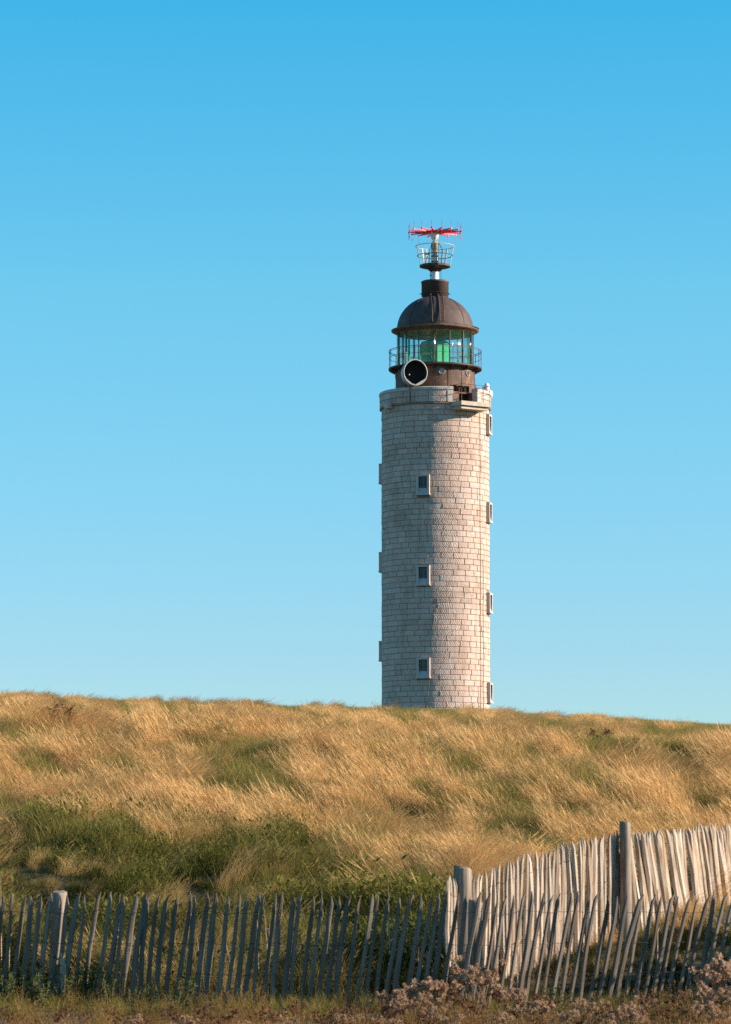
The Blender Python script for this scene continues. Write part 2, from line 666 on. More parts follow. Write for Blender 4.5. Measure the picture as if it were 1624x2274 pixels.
def build_masonry():
    core = MB()
    core.lathe([(RS - .035, 0), (RS - .035, z_par0), (RP - .05, z_par0 + .12), (RP - .05, z_terr), (1.8, z_terr), (.01, z_terr)], 96)
    core.build('masonry_core', M['mortar'], LH)
    blocks = []
    z = 0.0
    n = round(z_par0 / .333)
    hs_ = rng.uniform(.93, 1.07, n)
    hs_ *= z_par0 / hs_.sum()
    courses = [(h, RS, False) for h in hs_]
    ph = (z_terr - z_par0)
    npar = 2
    for k in range(npar): courses.append((ph / npar, RP, False))
    rem = z_cop0 - z_terr
    for k in range(2): courses.append((rem / 2, RP, True))
    for ci, (h, rad, cut) in enumerate(courses):
        z0, z1 = z, z + h
        z = z1
        a = rng.uniform(0, .3)
        end = a + 2 * math.pi
        spans = []
        while a < end - 1e-6:
            w = rng.uniform(.50, .98) / rad
            if end - a - w < .45 / rad: w = end - a
            spans.append((a, a + w))
            a += w
        cuts = []
        for wa, row in WINS:
            zc = Z(row)
            if z1 > zc - WH / 2 + .05 and z0 < zc + WH / 2 - .05:
                cuts.append((wa - (WW / 2 - .05) / rad, wa + (WW / 2 - .05) / rad))
        if cut: cuts.append(NOTCH)
        for s0, s1 in spans:
            s0_, s1_ = s0 - 2 * math.pi * round(s0 / (2 * math.pi)), 0
            s1_ = s0_ + (s1 - s0)
            parts = [(s0_, s1_)]
            for c0, c1 in cuts:
                for sh in (-2 * math.pi, 0, 2 * math.pi):
                    q = []
                    for b0, b1 in parts:
                        if b1 <= c0 + sh or b0 >= c1 + sh:
                            q.append((b0, b1))
                        else:
                            if b0 < c0 + sh - .02: q.append((b0, c0 + sh))
                            if b1 > c1 + sh + .02: q.append((c1 + sh, b1))
                    parts = q
            for b0, b1 in parts:
                inner = rad - (.34 if cut else .05)
                vs, fs = make_block(b0, b1, z0, z1, rad, inner)
                c = np.array(PAL[rng.choice(len(PAL), p=PALW)]) * .62 * np.array((.955, .885, .88)) + np.array((.218, .163, .134)) * rng.uniform(.95, 1.05)
                mid = (b0 + b1) / 2
                seen = max(0, math.cos(mid)) * (b1 - b0) * h
                pv = ZB + z0
                if pv < 12.6: seen = 0
                blocks.append((seen, (vs, fs, tuple(c), R(-32 + rng.normal(0, 9)))))
    blocks.sort(key=lambda t: -t[0])
    for s, b in blocks[:296]:
        blocks_to_object('stone_block', [b], LH)
    o = blocks_to_object('stone_courses', [b for s, b in blocks[296:]], LH)
    o['kind'] = 'stuff'


build_masonry()


def build_parapet():
    # coping stones, each a ring piece with a rounded nose, none over the notch
    a = NOTCH[1]
    total = 2 * math.pi - (NOTCH[1] - NOTCH[0])
    n = 18
    m = MB()
    m.lathe([(RP - .36, z_terr + .01), (RP - .05, z_terr + .01), (RP - .05, z_rim - .02), (RP - .36, z_rim - .02), (RP - .36, z_terr + .01)], 80, a + .04, a + total - .04, smooth=False)
    m.build('parapet_core', M['mortar'], LH)
    for i in range(n):
        b0, b1 = a + total * i / n + .0009, a + total * (i + 1) / n - .0009
        m = MB()
        ro, ri = RP + .035, RP - .40
        m.lathe([(ri, z_cop0), (ro - .05, z_cop0), (ro - .04, z_cop0 + .03), (ro, z_cop0 + .05), (ro, z_rim - .05), (ro - .05, z_rim), (ri, z_rim), (ri, z_cop0)], 6, b0, b1, smooth=False)
        m.build('coping_stone', M['dressed'], LH)
    # smooth jamb stones at both ends of the notch
    for a_, sg in ((NOTCH[0], -1), (NOTCH[1], 1)):
        m = MB()
        e = sorted((a_ + .002 * sg, a_ + sg * .105))
        m.lathe([(RP - .41, z_terr), (RP + .022, z_terr), (RP + .022, z_cop0 - .004), (RP - .41, z_cop0 - .004), (RP - .41, z_terr)], 4, e[0], e[1], smooth=False)
        m.build('jamb_stone', M['dressed'], LH)
    # stone balcony in front of the notch: two stepped slabs
    phi = R(35)
    o, r = frame_at(phi)
    zt = z_terr - .02
    t1, t2 = 46 * U, 36 * U
    hw, reach = 203 * U, RS + 167 * U
    for k, (hw_, re_, za, zb) in enumerate(((hw, reach, zt - t1, zt), (hw - .10, reach - .16, zt - t1 - t2, zt - t1 - .002))):
        m = MB()
        i0 = RS - .55
        m.box(o * (i0 + re_) / 2 + Vector((0, 0, (za + zb) / 2)), r * hw_, o * (re_ - i0) / 2, Vector((0, 0, (zb - za) / 2)))
        m.build('balcony_slab', M['ledge'], LH)
    m = MB()                                     # balcony railing
    zr = zt + 1.02
    ring = []
    cs = [(-hw + .05, RS + .05), (-hw + .05, reach - .06), (hw - .05, reach - .06), (hw - .05, RS + .05)]
    for zz in (zt + .52, zr):
        m.tube([r * x + o * y + Vector((0, 0, zz)) for x, y in cs], .016, 5)
    for x, y in (cs[1], cs[2], (0, reach - .06), (hw * .5, reach - .06)):
        m.tube([r * x + o * y + Vector((0, 0, zt)), r * x + o * y + Vector((0, 0, zr))], .018, 5)
    m.build('balcony_railing', M['rail'], LH)
    # rain spout blocks under the parapet
    for a_ in (R(-56), R(-140), R(124)):
        m = MB()
        o2, r2 = frame_at(a_)
        z0 = z_par0 + .05
        c = o2 * (RP + .12)
        vs = []
        for yy, hh, zz in ((-.25, .22, .20), (.14, .19, .14)):
            for sx, sz in ((-1, -1), (1, -1), (1, 1), (-1, 1)):
                vs.append(c + o2 * yy + r2 * (sx * hh) + Vector((0, 0, z0 + sz * zz - (.05 if yy > 0 else 0))))
        m.add(vs, [(0, 1, 5, 4), (1, 2, 6, 5), (2, 3, 7, 6), (3, 0, 4, 7), (4, 5, 6, 7), (3, 2, 1, 0)])
        m.build('rain_spout', M['dressed'], LH)
    # white rounded cap and slate pad on the short piece of parapet
    m = MB()
    c = az(RP - .15, R(74))
    prof = [(.01, z_rim - .02)] + [(.20 * math.cos(t) ** .6 * (1.05 - .1 * math.sin(t)), z_rim + .02 + .50 * math.sin(t)) for t in np.linspace(0, 1.5, 9)] + [(.004, z_rim + .53)]
    m.lathe(prof, 20, cx=c.x, cy=c.y)
    m.build('domed_cap', M['white'], LH)
    m = MB()
    for t in (R(84), R(93)):
        c = az(RP - .06, t)
        m.lathe([(.01, z_rim - .25), (.17, z_rim - .22), (.19, z_rim - .05), (.15, z_rim + .10), (.06, z_rim + .17), (.004, z_rim + .18)], 14, cx=c.x, cy=c.y)
    m.build('sack_cover', M['white'], LH)
    m = MB()
    a0, a1 = R(50), R(63)
    m.lathe([(RP - .36, z_rim + .003), (RP - .02, z_rim + .003), (RP - .03, z_rim + .06), (RP - .33, z_rim + .08), (RP - .36, z_rim + .003)], 5, a0, a1, smooth=False)
    m.build('lead_pad', M['dark'], LH)


build_parapet()


def build_windows():
    for wa, row in WINS:
        o, r = frame_at(wa)
        zc = Z(row)
        w2, h2 = WW / 2, WH / 2
        ow, oh = 49 * U, 93 * U
        front, back = RS + .17, RS - .12
        m = MB()
        up = Vector((0, 0, 1))
        t = (w2 - ow) / 2
        th = (h2 - oh) / 2
        for sg in (-1, 1):
            m.box(o * (front + back) / 2 + r * sg * (ow + t) + up * zc, r * t, o * (front - back) / 2, up * (h2 - 2 * th - .001))
            m.box(o * (front + .008 + back) / 2 + up * (zc + sg * (oh + th)), r * (w2 + .004), o * (front + .008 - back) / 2, up * th)
        # projecting foot below
        m.box(o * (front + .03 + back) / 2 + up * (zc - h2 + .03), r * (w2 + .03), o * (front + .03 - back) / 2, up * .028)
        fr = m.build('window', M['dressed'], LH)
        g = MB()
        g.box(o * (RS - .026) + up * zc, r * (ow + .01), o * .02, up * (oh + .01))
        g.build('pane', M['pane'], fr)
        b = MB()
        for x in (-.5, .5):
            b.box(o * (RS - .002) + up * zc + r * ow * x * .98, r * .012, o * .012, up * oh)
        b.box(o * (RS - .001) + up * (zc + oh * .15), r * ow, o * .012, up * .012)
        b.build('glazing_bar', M['dark'], fr)
        s = MB()                             # sloping sill inside the opening
        za, zb2 = zc - oh, zc - oh + 62 * U
        vs = []
        for x in (-ow + .002, ow - .002):
            vs += [o * (front - .02) + r * x + up * (za + .001), o * (RS + .004) + r * x + up * (za + .001), o * (RS + .004) + r * x + up * zb2, o * (front - .02) + r * x + up * (za + .02)]
        s.add(vs, [(0, 1, 2, 3), (7, 6, 5, 4), (3, 2, 6, 7), (0, 3, 7, 4), (1, 5, 6, 2), (0, 4, 5, 1)])
        s.build('sill', M['sillstone'], fr)


build_windows()


def build_cables():
    for a, zz in ((R(54), z_par0), (R(59.5), z_par0 * .62)):
        m = MB()
        pts = []
        for i in range(60):
            t = i / 59
            pts.append(az(RS + .02, a + .006 * math.sin(t * 23) + .004 * math.sin(t * 61), t * zz))
        m.tube(pts, .016, 5)
        for i in range(2, 58, 4):
            m.box(pts[i], Vector((.035, 0, 0)), Vector((0, .03, 0)), Vector((0, 0, .02)))
        m.build('conductor_cable', M['cable'], LH)


build_cables()

RD = 440 * U                       # service drum
z_gal = Z2(790)
z_gl0 = z_gal + .10
z_gl1 = Z2(395)
RG = 428 * U


def build_lantern():
    # drum of riveted plates
    n = 16
    off = R(-4)
    back = MB()
    back.lathe([(RD - .03, z_terr + .004), (RD - .03, z_gal)], 64)
    back.build('drum_lining', M['dark'], LH)
    riv = []
    for i in range(n):
        a0, a1 = off + 2 * math.pi * i / n, off + 2 * math.pi * (i + 1) / n
        m = MB()
        j = random.uniform(-.004, .008)
        m.lathe([(RD - .035, z_terr + .004), (RD + j, z_terr + .004), (RD + j, z_gal - .02), (RD - .035, z_gal - .02)], 5, a0 + .003, a1 - .003, smooth=False)
        pl = m.build('drum_plate', M['rust'], LH)
        # riveted seam strip as a sub-part
        s = MB()
        s.lathe([(RD, z_terr + .005), (RD + .016, z_terr + .005), (RD + .016, z_gal - .022), (RD, z_gal - .022)], 1, a0 - .014, a0 + .014, smooth=False)
        o_, r_ = frame_at(a0)
        zz = z_terr + .12
        while zz < z_gal - .1:
            for sx in (-.022, .022):
                s.box(o_ * (RD + .02) + r_ * sx + Vector((0, 0, zz)), r_ * .011, o_ * .012, Vector((0, 0, .011)))
            zz += .14
        s.build('seam_strip', M['rust'], pl)
    # portholes
    for a in (R(8.6), R(54), R(99), R(-37), R(-82)):
        o, r = frame_at(a)
        zc = Z2(868)
        rr = 30 * U
        m = MB()
        pts = [o * (RD + .02) + (r * math.cos(t) + Vector((0, 0, math.sin(t)))) * (rr + .015) + Vector((0, 0, zc)) for t in np.linspace(0, 2 * math.pi, 20, endpoint=False)]
        m.tube(pts, .032, 6, closed=True)
        ph = m.build('porthole', M['brass'], LH)
        g = MB()
        c0 = o * (RD + .022) + Vector((0, 0, zc))
        vs = [c0] + [o * (RD + .016) + (r * math.cos(t) + Vector((0, 0, math.sin(t)))) * rr + Vector((0, 0, zc)) for t in np.linspace(0, 2 * math.pi, 20, endpoint=False)]
        g.add(vs, [(0, 1 + k, 1 + (k + 1) % 20) for k in range(20)], True)
        mg = M.get('port')
        if mg is None:
            mg, N, L, out = new_mat('porthole_glass')
            p = N.new('ShaderNodeBsdfPrincipled')
            p.inputs['Base Color'].default_value = (.12, .17, .2, 1)
            p.inputs['Metallic'].default_value = .75
            p.inputs['Roughness'].default_value = .15
            L.new(p.outputs[0], out.inputs[0])
            M['port'] = mg
        g.build('glass_disc', mg, ph)
    # gallery deck
    m = MB()
    rg = 522 * U
    m.lathe([(RD - .1, z_gal - .10), (RD + .10, z_gal - .12), (rg - .03, z_gal - .05), (rg, z_gal - .04), (rg, z_gal + .05), (rg - .03, z_gal + .06), (RG - .05, z_gal + .08), (.3, z_gal + .08)], 96)
    m.build('gallery_deck', M['dark'], LH)
    # brackets under the deck
    for i in range(15):
        a = R(-2.7) + 2 * math.pi * i / 15
        o, r = frame_at(a)
        m = MB()
        zt = z_gal - .07
        vs = []
        for sx in (-.025, .025):
            vs += [o * (RD + .02) + r * sx + Vector((0, 0, zt)), o * (rg - .04) + r * sx + Vector((0, 0, zt + .02)), o * (rg - .04) + r * sx + Vector((0, 0, zt - .03)), o * (RD + .02) + r * sx + Vector((0, 0, zt - .22))]
        m.add(vs, [(0, 1, 2, 3), (7, 6, 5, 4), (0, 4, 5, 1), (1, 5, 6, 2), (2, 6, 7, 3), (3, 7, 4, 0)])
        m.build('deck_bracket', M['dark'], LH)
    # railing round the gallery
    zr = z_gal + .06
    top, mid = zr + 1.06, zr + .62
    for zz, rad in ((top, .022), (top - .09, .014), (mid, .014)):
        m = MB()
        m.tube([az(rg - .03, t, zz + .012 * math.sin(3 * t)) for t in np.linspace(0, 2 * math.pi, 72, endpoint=False)], rad, 5, closed=True)
        m.build('gallery_rail', M['rail'], LH)
    for i in range(15):
        a = R(-2.7) + 2 * math.pi * i / 15
        m = MB()
        m.tube([az(rg - .03, a, zr - .12), az(rg - .03, a + .004, zr + .5), az(rg - .03, a, top)], .02, 5)
        m.build('railing_post', M['rail'], LH)
    # glazing
    n = 15
    for i in range(n):
        a0, a1 = R(-2.7) + 2 * math.pi * i / n, R(-2.7) + 2 * math.pi * (i + 1) / n
        m = MB()
        m.lathe([(RG - .012, z_gl0), (RG, z_gl0), (RG, z_gl1), (RG - .012, z_gl1), (RG - .012, z_gl0)], 4, a0 + .008, a1 - .008)
        m.build('lantern_pane', M['glass'], LH)
        o, r = frame_at(a0)
        m = MB()
        m.box(o * (RG + .008) + Vector((0, 0, (z_gl0 + z_gl1) / 2)), r * .020, o * .020, Vector((0, 0, (z_gl1 - z_gl0) / 2)))
        mu = m.build('mullion', M['rail'], LH)
        m = MB()                                # painted inner upright
        m.box(o * (RG - .06) + Vector((0, 0, (z_gl0 + z_gl1) / 2)), r * .022, o * .035, Vector((0, 0, (z_gl1 - z_gl0) / 2 - .002)))
        m.build('inner_upright', M['green'], mu)
    # room under the dome: pale ceiling with rings, curb, lamp house
    m = MB()
    m.lathe([(RG - .03, z_gl1 - .03), (RG - .25, z_gl1 + .02), (RG - .30, z_gl1 + .06), (RG * .62, z_gl1 + .10), (RG * .60, z_gl1 + .03), (RG * .55, z_gl1 + .03), (RG * .53, z_gl1 + .12), (.05, z_gl1 + .14)], 64)
    m.build('lantern_ceiling', M['ceil'], LH)
    m = MB()
    m.lathe([(RG + .02, z_gl0 - .06), (RG + .02, z_gl0 + .05), (RG - .12, z_gl0 + .05), (RG - .12, z_gl0 - .06)], 64)
    m.build('glazing_curb', M['dark'], LH)
    m = MB()
    r8 = 160 * U
    zt = z_gl0 + 285 * U
    m.lathe([(r8 * .8, z_gl0 - .02), (r8, z_gl0 + .02), (r8, zt), (r8 * .9, zt + .05), (.02, zt + .05)], 8, R(8), smooth=False)
    m.build('lamp_house', M['green'], LH)
    for a, rr, hh, ww in ((R(-66), 1.75, 1.7, .10), (R(205), 1.9, 1.7, .10)):
        m = MB()
        o, r = frame_at(a)
        m.box(o * rr + Vector((0, 0, z_gl0 + hh / 2)), r * ww, o * .03, Vector((0, 0, hh / 2)))
        m.build('screen_panel', M['green'], LH)
    # eave with a broken gutter edge
    m = MB()
    re = 492 * U
    ze = Z2(362)
    m.lathe([(RG + .02, z_gl1 - .04), (RG + .10, z_gl1 + .02), (re - .12, ze - .10), (re - .02, ze - .05), (re, ze + .03), (re - .04, ze + .04), (re - .10, ze - .01), (430 * U, ze + .12)], 96)
    m.build('eave', M['rust'], LH)
    m = MB()
    for a0, a1, dz, dr in ((R(28), R(52), .05, .03), (R(60), R(74), .02, .06), (R(-74), R(-62), -.06, .02), (R(80), R(92), .06, .0)):
        m.lathe([(re - .20, ze + .06 + dz), (re + dr, ze + .03 + dz), (re + dr, ze + .06 + dz), (re - .20, ze + .085 + dz)], 6, a0, a1, smooth=False)
    m.build('loose_gutter', M['dark'], LH)
    # dome
    zd0, zd1 = ze + .08, Z1(972)
    rd, rn = 428 * U, 148 * U
    tmax = math.acos(rn / rd)
    prof = [(rd * math.cos(t), zd0 + (zd1 - zd0) * math.sin(t) / math.sin(tmax)) for t in np.linspace(0, tmax, 18)]
    m = MB()
    m.lathe(prof + [(.05, zd1)], 96)
    dm = m.build('dome', M['dome'], LH)
    for i in range(4):                          # standing seams
        a = R(48) + 2 * math.pi * i / 4
        m = MB()
        pts = [az(r_ + .008, a, z_ + .006) for r_, z_ in prof[:-1]]
        m.tube(pts, .013, 4)
        m.build('dome_seam', M['dome'], dm)

    def dome_pt(t, a, lift):
        r_ = rd * math.cos(t)
        z_ = zd0 + (zd1 - zd0) * math.sin(t) / math.sin(tmax)
        nrm = Vector((math.sin(a) * math.cos(t), -math.cos(a) * math.cos(t), math.sin(t)))
        return az(r_, a, z_) + nrm * lift
    lad = MB()
    for xo in (-.36, .06, .30):
        pts = []
        for t in np.linspace(.05, tmax * .985, 16):
            r_ = rd * math.cos(t)
            pts.append(dome_pt(t, R(4) + math.asin(max(-1, min(1, xo / r_))) if False else R(4) + xo / max(r_, 1.0), .14))
        lad.tube(pts, .035, 5)
    for t in np.linspace(.1, tmax * .95, 15):
        r_ = max(rd * math.cos(t), 1.0)
        lad.tube([dome_pt(t, R(4) + .06 / r_, .14), dome_pt(t, R(4) + .30 / r_, .14)], .016, 4)
    lad.build('dome_ladder', M['dark'], LH)
    # ventilator drum on top
    rn = 152 * U
    z0, z1 = Z1(975), Z1(790)
    m = MB()
    m.lathe([(rn * .93, z0 - .06), (rn * .93, z0 + .12), (rn * 1.0, z0 + .13), (rn * 1.0, z1 - .10), (rn * 1.03, z1 - .09), (rn * 1.03, z1), (rn * .9, z1 + .05), (.02, z1 + .07)], 48)
    vd = m.build('ventilator_drum', M['dome'], LH)
    m = MB()
    zz = z0 + 52 * U
    m.tube([az(rn + .035, t, zz) for t in np.linspace(0, 2 * math.pi, 40, endpoint=False)], .018, 5, closed=True)
    for t in (R(90), R(-90), R(20), R(-20)):
        m.tube([az(rn - .02, t, zz), az(rn + .13, t, zz), az(rn + .13, t, zz - .07)], .016, 5)
    m.build('hoop', M['dark'], vd)


build_lantern()


def build_mast():
    z0 = Z1(785)
    zp = Z1(618)                                 # platform
    m = MB()
    m.lathe([(50 * U, z0), (46 * U, z0 + .05), (38 * U, z0 + .4), (40 * U, zp - .12)], 20)
    m.build('mast_foot', M['white'], LH)
    m = MB()
    m.tube([(-.27, -.05, z0), (-.27, -.05, zp - .1)], .022, 5)
    m.tube([(-.21, .05, z0), (-.21, .05, zp - .1)], .016, 5)
    m.tube([(.37, -.05, z0), (.36, -.05, zp)], .016, 5)
    m.box((-.28, -.05, z0 + .35), (.06, 0, 0), (0, .03, 0), (0, 0, .02))
    m.build('conduit', M['dark'], LH)
    m = MB()
    rp = 176 * U
    m.lathe([(44 * U, zp - .34), (70 * U, zp - .26), (88 * U, zp - .16), (rp - .08, zp - .07), (rp, zp - .05), (rp, zp + .07), (rp - .03, zp + .08), (.02, zp + .08)], 12, R(10), smooth=False)
    m.build('mast_platform', M['dark'], LH)
    # cage
    zt, zm = Z1(396), Z1(500)
    rt, rm = 216 * U, 198 * U
    for zz, rr in ((zt, rt), (zm, rm)):
        m = MB()
        m.tube([az(rr, t, zz) for t in np.linspace(0, 2 * math.pi, 48, endpoint=False)], .024, 5, closed=True)
        m.build('cage_ring', M['dark'] if zz == zm else M['tanpaint'], LH)
    for deg in (-72, 78, 25 + 130, -140, -155, 200 - 60):
        a = R(deg)
        o, r = frame_at(a)
        m = MB()
        p0, p1 = o * (rp - .03) + Vector((0, 0, zp + .04)), o * rt + Vector((0, 0, zt + .03))
        d = (p1 - p0) / 2
        m.box((p0 + p1) / 2, r * .045, o * .014, d)
        m.build('cage_upright', M['tanpaint'], LH)
    # middle column with clutter
    zc1 = Z1(352)
    m = MB()
    rc = 31 * U
    m.lathe([(rc * 1.15, zp + .08), (rc * 1.15, zp + .14), (rc, zp + .15), (rc, zc1 - .42), (rc * 1.25, zc1 - .41), (rc * 1.25, zc1 - .05), (rc * 1.35, zc1 - .04), (rc * 1.35, zc1), (.02, zc1 + .01)], 20)
    m.build('mast_column', M['tanpaint'], LH)
    m = MB()
    m.tube([(-.22, -.08, zp + .08), (-.22, -.08, zc1 - .1)], .018, 5)
    m.tube([(.20, -.10, zp + .08), (.20, -.10, zc1 - .1)], .014, 5)
    m.tube([(-.20, 0, zc1 - .08), (-.62, .12, zp + .1)], .012, 4)
    m.tube([(.22, -.05, zc1), (.42, -.02, zc1 - .38)], .03, 5)
    for zz in (zp + .3, zp + .62, zc1 - .1):
        m.lathe([(rc + .005, zz - .03), (rc + .04, zz - .03), (rc + .04, zz + .03), (rc + .005, zz + .03)], 16)
    m.build('mast_fitting', M['rail'], LH)
    m = MB()
    m.box((-.62, .15, zp + .46), (.03, 0, 0), (0, .03, 0), (0, 0, .42))
    m.box((-.46, .15, zp + .78), (.16, 0, 0), (0, .05, 0), (0, 0, .05))
    m.box((-.34, .15, zp + .42), (.028, 0, 0), (0, .03, 0), (0, 0, .38))
    m.build('instrument_bracket', M['white'], LH)
    # white turning unit
    zu0, zu1 = Z1(348), Z1(232)
    m = MB()
    m.lathe([(.02, zu0 - .02), (34 * U, zu0 - .02), (26 * U, zu0 + .06), (30 * U, zu0 + .14), (46 * U, zu0 + .26), (49 * U, zu0 + .42), (49 * U, zu1), (.02, zu1 + .01)], 24)
    m.build('antenna_turret', M['white'], LH)
    # red array: sixteen arms with vertical rods
    za = Z1(236)
    m = MB()
    m.lathe([(.02, za - .06), (.62, za - .05), (.66, za), (.62, za + .05), (.02, za + .06)], 16)
    hub = m.build('antenna_array', M['red'], LH)
    hub['label'] = 'red ring of sixteen arms with thin upright rods'
    ra = 295 * U
    for i in range(16):
        a = R(-8.2) + 2 * math.pi * i / 16
        o, r = frame_at(a)
        m = MB()
        ins = .25 * (1 if i % 2 else 1)
        vs = []
        for rr, hw, hh in ((.30, .055, .050), (.95, .05, .045), (ra + .03, .022, .022)):
            for sx, sz in ((-1, -1), (1, -1), (1, 1), (-1, 1)):
                vs.append(o * rr + r * (sx * hw) + Vector((0, 0, za + sz * hh)))
        fs = [(3, 2, 1, 0), (8, 9, 10, 11)]
        for k in (0, 4):
            for q in range(4):
                fs.append((k + q, k + (q + 1) % 4, k + 4 + (q + 1) % 4, k + 4 + q))
        m.add(vs, fs)
        m.build('arm', M['red'], hub)
        m = MB()
        ln = 84 * U
        m.tube([o * ra + Vector((0, 0, za - ln)), o * ra + Vector((0, 0, za + ln))], .013, 5)
        m.box(o * ra + Vector((0, 0, za)), r * .04, o * .04, Vector((0, 0, .045)))
        m.build('rod', M['red'], hub)


build_mast()


def build_horn():
    # fog horn drum sitting on the parapet in front of the service room
    ax = Vector((math.sin(R(14)), -math.cos(R(14)), .02)).normalized()
    side = Vector((0, 0, 1)).cross(ax).normalized()
    up = ax.cross(side)
    c = Vector(((532 - 775) * U, -(RD + .55), Z2(905)))
    ro, ri, L0 = 138 * U, 130 * U, .34
    m = MB()
    n = 32

    def ring(rad, d, squash=1.0):
        return [c + ax * d + (side * math.cos(t) + up * math.sin(t) * squash) * rad for t in np.linspace(0, 2 * math.pi, n, endpoint=False)]
    vs, fs = [], []
    stack = [(ro * .82, -L0 - .10), (ro * .97, -L0), (ro * 1.0, 0), (ro * 1.0, L0), (ri, L0 + .005), (ri * .97, L0 - .05)]
    for rad, d in stack: vs += ring(rad, d, 1.05)
    for k in range(len(stack) - 1):
        for i in range(n):
            j = (i + 1) % n
            fs.append((k * n + i, k * n + j, (k + 1) * n + j, (k + 1) * n + i))
    m.add(vs, fs, True)
    m.add(ring(ro * .82, -L0 - .10, 1.05), [tuple(range(n))[::-1]])
    body = m.build('fog_horn', M['greypaint'], LH)
    body['label'] = 'white round fog horn drum with black mouth'
    m = MB()
    vs = []
    for rad, d in ((ri * .972, L0 - .045), (ri * .95, -.1), (ri * .6, -.3)): vs += ring(rad, d, 1.05)
    fs = []
    for k in range(2):
        for i in range(n):
            j = (i + 1) % n
            fs.append((k * n + i, k * n + j, (k + 1) * n + j, (k + 1) * n + i))
    fs.append(tuple(2 * n + i for i in range(n)))
    m.add(vs, fs, True)
    m.build('horn_mouth', M['void'], body)
    m = MB()
    m.tube([c - side * .28 - up * .1 + ax * -.25, c - side * .28 - up * .1 + ax * .05], [.03, .045], 10)
    m.build('horn_nozzle', M['tanpaint'], body)
    # white lip plates closing the bottom of the mouth in a shallow V
    m = MB()
    zb = z_rim + .004
    for t0, t1 in ((R(-158), R(-97)), (R(-97), R(-22))):
        q = []
        for dd in (L0 + .008, L0 + .03):
            q.append([c + ax * dd + (side * math.cos(t) + up * math.sin(t) * 1.05) * ro * 1.02 for t in np.linspace(t0, t1, 7)])
        fs = [tuple(range(7)), tuple(range(7, 14))[::-1]] + [(k, k + 7, (k + 1) % 7 + 7, (k + 1) % 7) for k in range(7)]
        m.add(q[0] + q[1], fs)
    m.build('horn_lip', M['greypaint'], body)
    # legs down to the terrace
    m = MB()
    for sx in (-.3, .3):
        for d in (-.2, .2):
            p = c + side * sx + ax * d
            m.tube([Vector((p.x, p.y, z_terr)), Vector((p.x, p.y, zb + .02))], .04, 6)
    m.build('horn_leg', M['dark'], body)


build_horn()


def build_notch():
    # rusty low doorway box with three cowls in the parapet gap
    phi = R(33)
    o, r = frame_at(phi)
    up = Vector((0, 0, 1))
    m = MB()
    rf = RD + .42
    zb, zt = z_terr + .003, z_terr + .62
    # frame of the box
    m.box(o * (RD + .20) + r * -.52 + up * (zb + zt) / 2, r * .32, o * .24, up * (zt - zb) / 2)
    m.box(o * (RD + .20) + r * .74 + up * (zb + zt) / 2, r * .10, o * .24, up * (zt - zb) / 2)
    m.box(o * (RD + .21) + r * .10 + up * (zt + .045), r * .98, o * .27, up * .045)
    hb = m.build('hatch_box', M['rust'], LH)
    m = MB()
    m.box(o * (RD + .10) + r * .22 + up * (zb + zt) / 2, r * .415, o * .02, up * (zt - zb) / 2 * .99)
    m.build('dark_opening', M['void'], hb)
    for x in (-.48, -.03, .40):
        m = MB()
        z0, z1 = zt + .10, zt + .42
        vs = []
        for d, hw, a_, b_ in ((.02, .13, z0, z1), (.42, .17, z0 + .01, z1 + .06)):
            vs += [o * (RD + d) + r * (x - hw) + up * a_, o * (RD + d) + r * (x + hw) + up * a_, o * (RD + d) + r * (x + hw) + up * b_, o * (RD + d) + r * (x - hw) + up * b_]
        m.add(vs, [(0, 1, 5, 4), (1, 2, 6, 5), (2, 3, 7, 6), (3, 0, 4, 7), (3, 2, 1, 0)])
        cw = m.build('vent_cowl', M['rust'], LH)
        b = MB()
        b.box(o * (RD + .30) + r * x + up * (z0 + z1 + .05) / 2, r * .13, o * .004, up * .15)
        b.build('cowl_mouth', M['void'], cw)
    m = MB()
    m.tube([o * rf + r * -.80 + up * zb, o * rf + r * -.80 + up * (zt + .5)], .03, 6)
    m.tube([o * rf + r * -.82 + up * (zt - .02), o * rf + r * .1 + up * (zt - .02)], .014, 5)
    m.build('gate_post', M['rail'], LH)


build_notch()

# ------------------------------------------------------------------ fences of cleft chestnut paling
PICKETS, OLDPICKETS = [], []
for k in range(14):
    m = MB()
    n, sides = 6, 6
    zs = [0, .25, .52, .8, .93, 1.0]
    w = random.uniform(.020, .027)
    th = random.uniform(.013, .019)
    ph = random.uniform(0, 6.28)
    bx, by = random.uniform(-.022, .022), random.uniform(-.014, .014)
    tipx = random.uniform(-.5, .5)
    vs = []
    for i, zf in enumerate(zs):
        bow = math.sin(zf * math.pi) * 1.0
        kx = random.uniform(-.006, .006)
        s = [1.0, 1.08, 1.02, .98, .78, .16][i]
        for q in range(sides):
            a = 2 * math.pi * q / sides + .3
            wob = 1 + random.uniform(-.14, .14)
            vs.append((bx * bow + kx + (tipx * w if i == 5 else 0) + math.cos(a) * w * s * wob, by * bow + math.sin(a) * th * s * wob, zf * 1.2))
    fs = [tuple(range(sides))[::-1], tuple((n - 1) * sides + q for q in range(sides))]
    for i in range(n - 1):
        for q in range(sides):
            fs.append((i * sides + q, i * sides + (q + 1) % sides, (i + 1) * sides + (q + 1) % sides, (i + 1) * sides + q))
    m.add(vs, fs)
    PICKETS.append(m.mesh('picket', M['wood']))
    OLDPICKETS.append(m.mesh('picket', M['greywood']))


